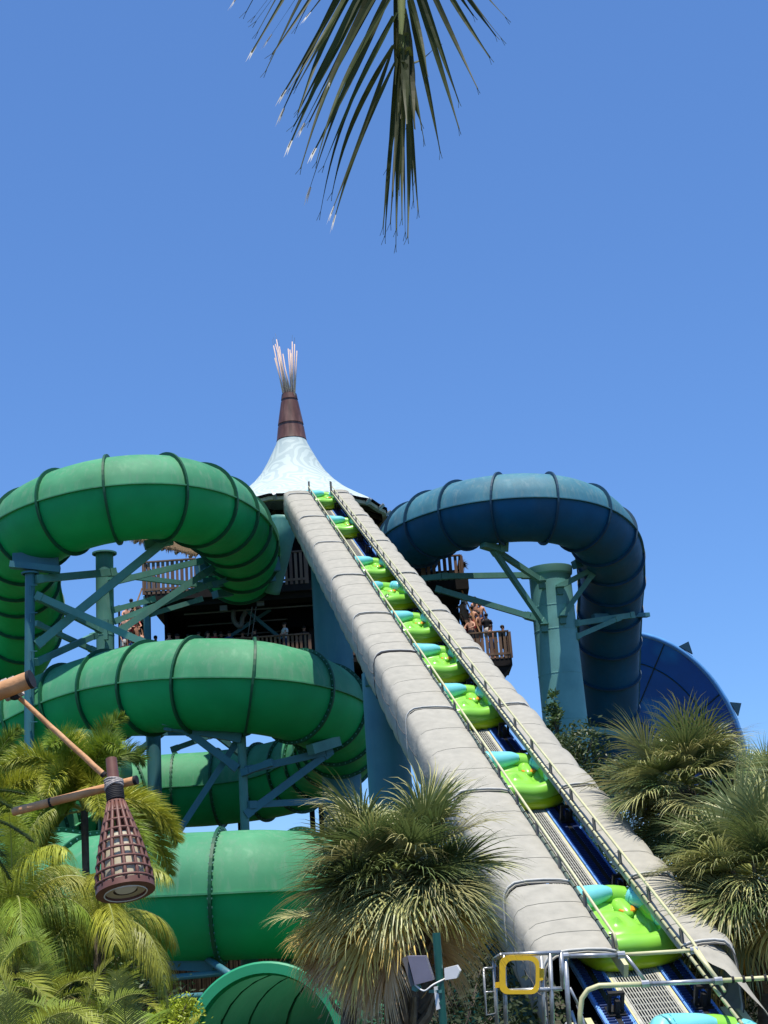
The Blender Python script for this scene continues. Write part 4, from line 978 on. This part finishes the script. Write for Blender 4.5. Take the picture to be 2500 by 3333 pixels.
for i, (px, py, yy, L, lab) in enumerate(((60, 3330, 17, 1.5, 'low palm clump in the lower left corner'), (250, 3370, 17.5, 1.5, 'low palm clump under the hanging leaflet palm'), (420, 3400, 18.5, 1.45, 'low palm clump with long bright leaflets near the slide mouth'), (140, 3190, 20, 1.4, 'shaded palm clump between the two low ones at left'), (350, 3230, 21, 1.2, 'small palm clump right of the dark trunk'), (600, 3390, 24, 1.0, 'small palm clump between the bright bush and the slide mouth'), (-40, 3130, 19, 1.3, 'palm clump at the left border above the corner clump'))):
    feather_palm('palm_clump', lab, P(px, py + 110, yy), 13, L * .88, .36, 'flat', ['areca', 'fox', 'leaf', 'fox', 'leaf2'], n=44, arch=2.2, trunk=.05, lw=.010, seed=20 + i, emax=85, emin=12, grp=us, cat='palm')

# broadleaf shrubs and trees
def leaf_cloud(name, label, c, rx, ry, rz, n, mt, ls, seed, cat='shrub', grp=None, trunk=.05, clusters=26, top=None):
    r = random.Random(seed); root = thing(name, label, cat, (c.x, c.y, 0), grp)
    m = MB(); m.tube([V((c.x, c.y, 0)), V((c.x + .05, c.y, c.z * .5)), V((c.x, c.y, c.z))], [trunk, trunk * .8, trunk * .5], 8)
    cl = []
    for i in range(clusters):
        while True:
            p = V((r.uniform(-1, 1), r.uniform(-1, 1), r.uniform(-1, 1)))
            if p.length < 1: break
        q = V((c.x + p.x * rx, c.y + p.y * ry, c.z + p.z * rz)); cl.append(q); m.tube([V((c.x, c.y, c.z - rz * .6)), (q + c) / 2 - V((0, 0, rz * .2)), q], [trunk * .4, trunk * .25, .008], 5)
    m.build('trunk', M['bark'], root, True)
    lf = MB(); cr = min(rx, rz) * .42
    for i in range(n):
        q = r.choice(cl) + V((r.gauss(0, 1), r.gauss(0, 1), r.gauss(0, 1))) * cr * .55
        a = V((r.uniform(-1, 1), r.uniform(-1, 1), r.uniform(-.3, .9))).normalized(); b = a.cross(V((r.uniform(-1, 1), r.uniform(-1, 1), r.uniform(-1, 1)))).normalized()
        l = ls * r.uniform(.7, 1.2); lf.add([q, q + a * l * .5 + b * l * .18, q + a * l, q + a * l * .5 - b * l * .18], [(0, 1, 2, 3)])
    lf.build('crown', M[mt], root)
    return root
leaf_cloud('broadleaf_tree', 'narrow pointed broadleaf tree in front of the thick teal column', P(1812, 2350, 40), .25, .3, .95, 900, 'shrub', .16, 2, 'tree', clusters=16)
leaf_cloud('broadleaf_tree', 'rounded olive broadleaf tree between the column and right palms', P(1880, 2510, 38), .95, .9, 1.1, 4200, 'shrub', .15, 3, 'tree', clusters=34)
leaf_cloud('broadleaf_tree', 'dense shaded tree beneath the right sabal palms', P(2080, 2740, 34), 1.5, 1.2, 1.6, 5000, 'shrub', .16, 4, 'tree', clusters=40)
leaf_cloud('shrub', 'bright yellow green bush left of the open slide mouth', P(562, 3320, 26), .42, .4, .36, 1800, 'shrub_y', .09, 5, clusters=26)
for i, (px, py, yy, rx, rz, n, mt, lab) in enumerate(((230, 3060, 24, .9, .9, 2600, 'shrub', 'leafy shrub behind the hanging leaflet palm'), (60, 3080, 25, 1.1, 1.0, 2600, 'shrub_y', 'pale leafy shrub at the left edge behind the low palms'), (330, 3160, 24.5, .8, .6, 1900, 'shrub', 'leafy shrub beside the dark palm trunk'), (2400, 3130, 26, 2.0, 1.0, 4200, 'deep', 'dark shrub under the right palms beside the cover skirt'), (1450, 3120, 26, 1.6, 1.6, 3500, 'deep', 'dark shrub under the conveyor behind the floodlights'), (1480, 3330, 22, 1.3, 1.0, 2600, 'deep', 'low dark shrub behind the gate post'), (120, 3330, 24, 1.6, 1.0, 3200, 'shrub', 'leafy shrub behind the lower left palm clumps'), (430, 3300, 27, 1.3, .9, 2600, 'deep', 'dark shrub behind the bright bush'))):
    leaf_cloud('shrub', lab, P(px, py, yy), rx, rx * .8, rz, n, mt, .13, 40 + i, clusters=30, grp='shrubs under the palms')

# dark hedge and reed screen under the lower tube
hd = MB(); r = random.Random(3)
for i in range(16000):
    x = r.uniform(-30, 30); y = r.uniform(58, 64) ; z = r.uniform(0, 6.2 + 1.2 * sin(x * .7) + .8 * sin(x * 2.1))
    q = V((x, y, z)); a = V((r.uniform(-1, 1), r.uniform(-1, 1), r.uniform(-1, 1))).normalized(); b = a.cross(V((0, 0, 1))).normalized(); l = .45
    hd.add([q, q + a * l * .5 + b * l * .3, q + a * l, q + a * l * .5 - b * l * .3], [(0, 1, 2, 3)])
tag(hd.build('hedge', M['deep']), 'dark green belt of foliage far behind the lower slides', 'hedge', kind='stuff')
rs = thing('reed_screen', 'dark reed cane screen below the lower green tube', 'screen', (P(740, 3180, 46).x, 46, 0))
x0, x1 = P(430, 3200, 46).x, P(1130, 3200, 46).x; zt = P(740, 3105, 46).z
for i in range(110):
    f = i / 109; m = MB(); x = x0 + (x1 - x0) * f; m.tube([V((x, 46 + .03 * sin(i * 5), 0)), V((x + rnd.uniform(-.03, .03), 46, zt + rnd.uniform(-.25, .15)))], .032, 5); m.build('cane', M['reed'], rs)
m = MB(); m.box(((x0 + x1) / 2, 46.12, zt / 2), x1 - x0, .04, zt); m.build('backing', M['dark'], rs)
pr_ = thing('pipe_support', 'teal support pipes crossing under the lower green tube', 'pipe', P(640, 3200, 40))
for (a, b, rr) in (((480, 3190, 40), (900, 3150, 40), .09), ((660, 3110, 41), (760, 3180, 38), .10), ((560, 3248, 33), (660, 3240, 33), .07)):
    mr_ = MB(); mr_.tube([P(*a), P(*b)], rr, 8); mr_.build('pipe_run', M['teal_dk'], pr_, True)
cg, _ = column('slide_column', 'short teal column under the lower green tube by the reed screen', 812, 3110, 42, .26, m='teal_dk')
b = MB(); b.bar(P(555, 3128, 41), P(700, 3135, 41), .8, .45); b.build('saddle_beam', M['teal_dk'], cg)

# ------------------------------------------------------------------ lantern and logs
DL = 12.5
lan = thing('hanging_lantern', 'brown cage lantern tied to the crossed logs', 'lantern', P(364, 2500, DL))
topL, botL = P(362, 2470, DL), P(409, 2905, DL - .35); axL = (botL - topL).normalized(); LEN = (botL - topL).length
def pxm(v): return v * DL / FPX
def cage_r(f):   # radius along the axis
    pts = [(0, 18), (.31, 21), (.36, 27), (.47, 41), (.6, 58), (.75, 74), (.88, 84), (1, 87)]
    for (a, ra), (b, rb) in zip(pts, pts[1:]):
        if f <= b: return pxm(ra + (rb - ra) * (f - a) / (b - a))
    return pxm(95)
ax_ = V((1, 0, 0)); xx = (ax_ - axL * ax_.dot(axL)).normalized(); yy_ = axL.cross(xx)
m = MB(); m.lathe(topL, axL, [(cage_r(0), 0), (cage_r(.2), LEN * .2), (cage_r(.31), LEN * .31), (cage_r(.36), LEN * .37), (cage_r(.40), LEN * .40)], 20, cap=True); m.build('lantern_post', M['cage'], lan, 'auto')
for k in range(14):
    a = 2 * pi * k / 14; m = MB()
    m.tube([topL + axL * (LEN * f) + (xx * cos(a) + yy_ * sin(a)) * (cage_r(f) * .99) for f in (.34, .42, .5, .6, .7, .8, .9, .975)], pxm(6.2), 6); m.build('cage_rib', M['cage'], lan, True)
for f in (.345, .425, .50, .575, .65, .725, .80, .87, .94):
    m = MB(); c = topL + axL * (LEN * f); rr = cage_r(f) * 1.03
    m.tube([c + (xx * cos(2 * pi * k / 32) + yy_ * sin(2 * pi * k / 32)) * rr for k in range(33)], pxm(4.4), 7, cap=False); m.build('cage_hoop', M['cage'], lan, True)
m = MB(); m.lathe(topL, axL, [(cage_r(.95) * .96, LEN * .955), (cage_r(1) * 1.03, LEN * .955), (cage_r(1) * 1.04, LEN * 1.0), (cage_r(1) * .78, LEN * 1.005), (cage_r(1) * .76, LEN * .97)], 40); m.build('base_ring', M['cage'], lan, 'auto')
m = MB(); m.lathe(topL, axL, [(cage_r(1) * .72, LEN * 1.008), (cage_r(1) * .75, LEN * 1.012), (cage_r(1) * .77, LEN * 1.008)], 40); m.build('trim_ring', M['handle'], lan, 'auto')
m = MB(); m.lathe(topL, axL, [(pxm(6), LEN * .56), (pxm(52), LEN * .60), (pxm(60), LEN * .66), (pxm(64), LEN * .96), (pxm(62), LEN * .99), (.001, LEN * .985)], 28); m.build('lamp_cylinder', M['lampglass'], lan, 'auto')
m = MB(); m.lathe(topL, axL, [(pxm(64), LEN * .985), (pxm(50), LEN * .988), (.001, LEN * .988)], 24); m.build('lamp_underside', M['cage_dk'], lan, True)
m = MB(); m.lathe(topL + xx * pxm(4) + yy_ * pxm(16), axL, [(pxm(34), LEN * .989), (pxm(30), LEN * 1.0), (.001, LEN * 1.002)], 18); m.build('lamp_diffuser', M['lampwhite'], lan, 'auto')
def log(name, label, a, b, r0, r1, capm=None, grp=None):
    root = thing(name, label, 'pole', a, grp); m = MB(); n = 10
    m.tube([a.lerp(b, i / n) + V((noise.noise(V((i, r0 * 50, 1))), 0, noise.noise(V((i, 3, r0 * 30))))) * .006 for i in range(n + 1)], [r0 + (r1 - r0) * i / n for i in range(n + 1)], 14); m.build('pole_shaft', M['log'], root, 'auto')
    d = (b - a).normalized(); m = MB(); m.tube([b - d * .01, b + d * .02], r1 * 1.08, 14); m.build('end_cap', M['rope_dk'], root, 'auto'); return root
lg1 = log('timber_pole', 'thick peeled log end at the left edge bound with grey rope', P(-160, 2310, DL), P(98, 2212, DL - .1), pxm(30), pxm(29))
lg2 = log('timber_pole', 'thin slanting peeled pole from the log end to the lantern', P(52, 2262, DL + .1), P(336, 2520, DL + .05), pxm(8), pxm(10))
lg3 = log('timber_pole', 'horizontal peeled pole crossing behind the lantern neck', P(44, 2642, DL + .35), P(440, 2540, DL + .08), pxm(14), pxm(14))
m = MB(); c = P(164, 2612, DL + .27); d = (P(440, 2540, DL) - P(44, 2642, DL)).normalized(); m.tube([c - d * .012, c + d * .012], pxm(16), 12); m.build('wire_band', M['rope_dk'], lg3, 'auto')
def rope_wrap(parent, c, axis, r, turns, w_, tr, mt, name='rope_binding', tilt=0.0):
    axis = V(axis).normalized(); a0 = V((0, 1, 0)); x = (a0 - axis * a0.dot(axis)).normalized(); y = axis.cross(x); pts = []
    N = int(turns * 18)
    for i in range(N + 1):
        t = i / N; a = 2 * pi * turns * t; pts.append(c + axis * ((t - .5) * w_ + tilt * sin(a)) + (x * cos(a) + y * sin(a)) * r)
    m = MB(); m.tube(pts, tr, 6); return m.build(name, M[mt], parent, True)
dl = (P(98, 2212, DL) - P(-60, 2280, DL)).normalized()
rope_wrap(lg1, P(22, 2245, DL), dl, pxm(33), 3, pxm(20), pxm(5), 'rope', tilt=.012); rope_wrap(lg1, P(54, 2235, DL), dl, pxm(33), 2.5, pxm(16), pxm(5), 'rope', tilt=-.015)
m = MB(); m.ball(P(48, 2268, DL - .02), pxm(18), pxm(14), pxm(12), 10); m.build('knot', M['rope_dk'], lg1, True)
cN = topL + axL * (LEN * .235)
rope_wrap(lan, cN - axL * pxm(20), axL, pxm(27), 3, pxm(24), pxm(4.2), 'rope', tilt=.016); rope_wrap(lan, cN - axL * pxm(12), axL, pxm(28), 2, pxm(10), pxm(4.2), 'rope', tilt=-.022)
rope_wrap(lan, cN + axL * pxm(20), axL, pxm(25), 7, pxm(42), pxm(4.6), 'rope_dk')
vp = thing('lantern_mast', 'unseen log mast left of the frame holding the log arms', 'pole', (P(-230, 3000, DL).x, DL, 0)) if False else None

# ------------------------------------------------------------------ feathery leaves at the left edge
fe = thing('fern_tree', 'dark feathery compound leaves reaching in at the left edge', 'tree', (P(-320, 2700, 10).x, 10, 0))
m = MB(); m.tube([V((P(-320, 2700, 10).x, 10, 0)), P(-320, 2700, 10), P(-150, 2640, 10)], [.08, .05, .02], 8); m.build('trunk', M['bark'], fe, True)
def compound(seed):
    r = random.Random(seed); m = MB(); L = .62; pts = [V((L * i / 10, 0, .05 * i / 10 - .22 * (i / 10) ** 2)) for i in range(11)]
    m.tube(pts, .004, 4)
    for k in range(22):
        f = .08 + .9 * k / 22; i = int(f * 10); b = pts[i].lerp(pts[i + 1], f * 10 - i); ll = .22 * sin(pi * (.15 + .8 * f)) 
        for sg in (-1, 1):
            d = V((.45, sg, -.10)).normalized(); e = b + d * ll; m.tube([b, e], .0015, 3)
            for j in range(16):
                q = b.lerp(e, (j + .5) / 16)
                for s2 in (-1, 1):
                    dd = (V((1, 0, 0)) * s2 + d * .4 + V((0, 0, r.uniform(-.4, .2)))).normalized(); l = .030; nr = d
                    m.add([q, q + dd * l * .5 + nr * .0055, q + dd * l, q + dd * l * .5 - nr * .0055], [(0, 1, 2, 3)])
    return m.mesh('compound_leaf', M['fern'])
cm = [compound(1), compound(2)]
for i, (px, py, rz, ry, sc) in enumerate(((-140, 2640, 10, 10, .9), (-160, 2600, -10, -14, .85), (-130, 2680, 25, 34, .85), (-190, 2570, 20, 2, .8), (-180, 2720, -15, 38, .9), (-120, 2700, -30, 52, .8), (-200, 2640, 30, 20, .95))):
    o = link_mesh('compound_leaf', cm[i % 2], fe, P(px, py, 9.6 + .1 * i) - ORG[fe.name], R(rz), sc * 1.0, R(ry))

# ------------------------------------------------------------------ overhanging coconut frond
DF = 4.2
cf = thing('coconut_frond', 'palm frond hanging into the top of the picture against the sky', 'palm frond', P(1290, -380, DF))
m = MB(); m.tube([P(1262, -600, DF), P(1290, -300, DF), P(1307, 0, DF), P(1308, 180, DF + .02), P(1312, 330, DF + .04)], [.02, .018, .015, .010, .004], 8); m.build('rachis', M['stem'], cf, True)
LV = []
def zc(x, y): return (750 + .5726 * x, .5726 * y)
left = [(140, 130), (120, 300), (200, 410), (290, 550), (285, 660), (385, 640), (400, 740), (330, 840), (400, 960), (465, 880), (440, 1110), (510, 1215), (572, 1215), (585, 1265), (375, 160), (430, 100), (570, 460), (85, 75), (208, 235), (20, 10)]
basey = {0: -250, 1: -180, 2: -150, 3: -110, 4: -90, 5: -80, 6: -60, 7: -30, 8: 0, 9: 20, 10: 40, 11: 90, 12: 150, 13: 200, 14: -330, 15: -360, 16: -130, 17: -330, 18: -230, 19: -380}
for i, (x, y) in enumerate(left):
    tx, ty = zc(x, y); by = ty - (1288 - tx) / (.38 + .30 * (1 - min(1, max(0, ty / 700)))); LV.append((1288 + 10 * sin(i), by, tx, ty, 23 if i < 11 else 14, 10 + 28 * (i % 3)))
for i in range(11):
    k_ = (i * 5) % 13; (xa, ya), (xb, yb) = left[k_], left[k_ + 1]; f_ = .3 + .4 * ((i * 7) % 5) / 4
    tx, ty = zc(xa + (xb - xa) * f_, (ya + (yb - ya) * f_) * (.55 + .35 * ((i * 3) % 4) / 3)); LV.append((1284 + 9 * sin(i * 2), ty - (1288 - tx) / (.40 + .30 * (1 - min(1, max(0, ty / 700)))), tx, ty, 19, 6 + 26 * (i % 3)))
right = [(1118, 420), (1195, 870), (1300, 735), (1300, 580), (1405, 505), (1477, 330), (1545, 225), (1383, 90), (1570, 105), (1510, 205)]
rb = [-60, 0, -130, -160, -220, -280, -330, -330, -380, -340]
for i, (x, y) in enumerate(right):
    tx, ty = zc(x, y); LV.append((1325 + (4 * i), rb[i] * .8, tx, ty, 21, -14))
cen = [(1100, 800), (1068, 1205), (1040, 1150), (1050, 1035), (1008, 1355), (995, 1330), (940, 1400), (945, 1310), (975, 1250), (910, 1275), (878, 1350), (868, 1300), (895, 960), (925, 1090), (958, 1080), (1085, 700), (1160, 275), (960, 640), (1010, 700), (1045, 560)]
for i, (x, y) in enumerate(cen):
    tx, ty = zc(x, y); LV.append((1298 + (i * 7) % 34, 20 + (i * 47) % 190, tx, ty, 17 if i not in (16, 17, 18, 19) else 30, (-6 if tx > 1310 else 8)))
for i in range(9):
    tx, ty = zc(935 + i * 14, 480 + (i * 97) % 260); LV.append((1292 + i * 4, -80 + i * 18, tx, ty, 30, 0))
for i, (bx, by, tx, ty, wpx, bow) in enumerate(LV):
    dy = rnd.uniform(-.12, .16); a, b = P(bx, by, DF), P(tx, ty, DF + dy); L = (b - a).length
    perp = V((-(b - a).z, 0, (b - a).x)).normalized(); rows = []; N = 12; wv = wpx * .56 * DF / FPX
    tw_ = rnd.uniform(-.5, .5); view = V((0, 1, 0))
    ext = 1.0
    for j in range(N + 1):
        t = j / N; c = a.lerp(b, t) + perp * (-bow * DF / FPX * sin(pi * t) * .8) + V((0, .05 * sin(pi * t), 0))
        wd = wv * (min(1, .45 + t * 3) if t < .3 else max(.26, 1 - ((t - .3) / .7) ** 1.9))
        ang = tw_ + .8 * t * (1 if i % 2 else -1); e = (perp * cos(ang) + view * sin(ang)); e = (e - (b - a).normalized() * e.dot((b - a).normalized())).normalized(); u2 = (b - a).normalized().cross(e)
        rows.append([c - e * wd + u2 * wd * .35, c, c + e * wd + u2 * wd * .35])
    m = MB(); m.grid(rows)
    tipw = i < 20 and i % 3 != 2 and i > 0
    lf = m.build('leaflet', M['coco'], cf, False)
    if tipw:
        m = MB(); d = (rows[-1][1] - rows[-2][1]).normalized(); c = rows[-1][1]; ww = wv * .55
        m.add([c - d * .035 - perp * ww * .5, c - d * .035 + perp * ww * .6, c + d * .035 + perp * ww * .9, c + d * .004, c + d * .05 - perp * ww * .2, c - perp * ww * .7], [(0, 1, 2, 3), (0, 3, 4, 5)])
        m.build('dry_tip', M['tip'], lf)
    elif i < 60:
        m = MB(); d = (rows[-1][1] - rows[-2][1]).normalized(); c = rows[-1][1]; s3 = rnd.uniform(.15, .45)
        m.tube([c - d * .01, c + d * .025 + perp * .008 * s3], .0011, 3); m.tube([c - d * .01, c + d * .03 - perp * .03 * s3], .0009, 3); m.build('frayed_end', M['coco'], lf)

# ------------------------------------------------------------------ floodlight pole, gate, pipes at the bottom
DP = 13.2
fp = thing('floodlight_pole', 'dark green pole with grey lamp heads in front of the palm trunk', 'lamp post', (P(1424, 3040, DP).x, DP, 0))
pt = P(1420, 3036, DP); m = MB(); m.tube([V((pt.x, DP, 0)), pt], .038, 14); m.build('pole_shaft', M['pole_g'], fp, 'auto')
def obox(name, pxs, y, dep, mt, parent, tilt=V((0, 0, 0))):
    f = [P(px, py, y) for px, py in pxs]; b = [p + V((.02, dep, 0)) + tilt for p in f]; n = len(f); m = MB()
    m.add(f + b, [tuple(range(n)), tuple(range(2 * n - 1, n - 1, -1))] + [(i, (i + 1) % n, n + (i + 1) % n, n + i) for i in range(n)]); return m.build(name, M[mt], parent)
obox('lamp_head', [(1326, 3112), (1384, 3112), (1410, 3190), (1350, 3206)], DP - .1, .22, 'lampbox', fp)
obox('lamp_bezel', [(1310, 3120), (1322, 3112), (1348, 3206), (1336, 3212)], DP - .06, .2, 'pipe', fp)
obox('lamp_head', [(1446, 3152), (1486, 3142), (1497, 3160), (1486, 3184), (1448, 3190)], DP - .05, .18, 'lampwhite', fp)
obox('mount_plate', [(1340, 3200), (1354, 3190), (1366, 3216), (1352, 3228), (1340, 3222)], DP - .05, .03, 'teal', fp)
obox('mount_plate', [(1396, 3222), (1438, 3222), (1438, 3232), (1396, 3232)], DP - .05, .06, 'teal', fp)
obox('label_strip', [(1412, 3212), (1422, 3210), (1430, 3284), (1420, 3288)], DP - .05, .03, 'lampwhite', fp)
m = MB(); m.tube(crom([P(1350, 3205, DP - .05), P(1380, 3225, DP - .1), P(1410, 3205, DP - .1), P(1450, 3185, DP)], 5), .008, 6); m.build('cable', M['lampwhite'], fp, True)
for py in (3215, 3265):
    m = MB(); p = P(1430, py, DP); m.tube([p - V((0, 0, .01)), p + V((0, 0, .01))], .044, 14); m.build('pole_band', M['pole_g'], fp, 'auto')

DG = 19.0
gt = thing('safety_gate', 'galvanised frame with a yellow gate panel at the conveyor foot', 'gate', (P(1700, 3333, DG).x, DG, 0))
def gpipe(pts, r=.024, name='frame_pipe', mt='galv', par=None, y=DG):
    m = MB(); m.tube([P(px, py, y + dy) for (px, py, dy) in pts], r * 1.25, 10); return m.build(name, M[mt], par or gt, True)
gpipe([(1632, 3108, 0), (1826, 3100, 0)]); gpipe([(1640, 3226, 0), (1830, 3218, 0)])
gpipe([(1640, 3108, 0), (1650, 3420, 0)]); gpipe([(1826, 3100, 0), (1832, 3220, 0)]); gpipe([(1790, 3104, 0), (1802, 3420, 0)])
gpipe([(1762, 3112, .1), (1776, 3420, .1)], .018); gpipe([(1608, 3124, .3), (1632, 3108, 0)]); gpipe([(1608, 3124, .3), (1622, 3420, .3)], .022); gpipe([(1574, 3152, .2), (1608, 3150, .3)], .012); gpipe([(1574, 3152, .2), (1582, 3304, .2), (1612, 3300, .3)], .012); gpipe([(1578, 3230, .2), (1608, 3228, .3)], .010)
yp = MB()
def rrect(x0, y0, x1, y1, r, yv):
    out = []
    for (cx, cy, a0) in ((x1 - r, y0 + r, -90), (x1 - r, y1 - r, 0), (x0 + r, y1 - r, 90), (x0 + r, y0 + r, 180)):
        for k in range(5): a = R(a0 + 22.5 * k); out.append(P(cx + r * cos(a), cy + r * sin(a), yv))
    return out
o1, i1 = rrect(1626, 3112, 1756, 3236, 26, DG - .06), rrect(1646, 3126, 1744, 3223, 24, DG - .06)
o2, i2 = [p + V((0, .05, 0)) for p in o1], [p + V((0, .05, 0)) for p in i1]
rows = [o1, i1, i2, o2, o1]; yp.grid(rows, 0, True); yp.build('gate_panel', M['yellow'], gt, 'auto')
obox('latch_plate', [(1752, 3150), (1768, 3154), (1768, 3190), (1752, 3194)], DG + .04, .06, 'yellow', gt)
m = MB(); m.tube([P(1618, 3146, DG + .1), P(1619, 3200, DG + .1)], .022, 8); m.build('hinge_spring', M['black'], gt)
obox('hinge_block', [(1612, 3198), (1636, 3196), (1636, 3214), (1612, 3216)], DG + .05, .08, 'yellow', gt)

hr = thing('guard_rail', 'pipe guard rails crossing over the foot of the conveyor', 'railing', (P(2100, 3333, 12).x, 12, 0))
DH = 21.2
gpipe([(1832, 3112, 0), (2022, 3108, 0)], .027, 'top_rail', 'galv', hr, DH); gpipe([(2022, 3108, 0), (2262, 3093, 0)], .024, 'top_rail', 'cream', hr, DH)
gpipe([(1840, 3108, 0), (1858, 3420, 0)], .03, 'rail_post', 'galv', hr, DH)
gpipe([(2036, 3108, 0), (2105, 3200, 0)], .024, 'link_rail', 'galv', hr, DH)
gpipe([(1890, 3420, -.4), (1888, 3300, -.4), (1894, 3250, -.4), (1914, 3222, -.4), (1950, 3208, -.4), (2100, 3203, -.4)], .03, 'bent_rail', 'cream', hr, DH)
gpipe([(2100, 3203, -.4), (2340, 3192, -.4)], .029, 'cross_rail', 'galv', hr, DH); gpipe([(2340, 3192, -.4), (2620, 3176, -.4)], .027, 'cross_rail', 'cream', hr, DH)
gpipe([(2256, 3085, 0), (2338, 3192, -.4)], .027, 'link_rail', 'cream', hr, DH)
for (px, py) in ((2022, 3108), (2100, 3203), (2338, 3192), (1838, 3112), (2258, 3093)):
    m = MB(); p = P(px, py, DH - (.4 if py > 3150 else 0)); m.tube([p - V((.055, 0, 0)), p + V((.055, 0, 0))], .054, 10); m.build('pipe_joint', M['galv'], hr, 'auto')
for px in (2385, 2420, 2448, 2490):
    m = MB(); p = P(px, 3192 - (px - 2340) * .058, DH - .4); m.tube([p - V((.018, 0, 0)), p + V((.018, 0, 0))], .05, 8); m.build('tie_strap', M['rope_dk'], hr)
for a, b, r_ in (((1860, 3290, .2), (1900, 3420, .2), .02), ((1880, 3270, .4), (1930, 3420, .4), .02), ((1840, 3330, .1), (1935, 3440, .1), .02), ((1855, 3215, .2), (1896, 3300, .3), .018)):
    gpipe([a, b], r_, 'stay_bar', 'galv', hr, DH)
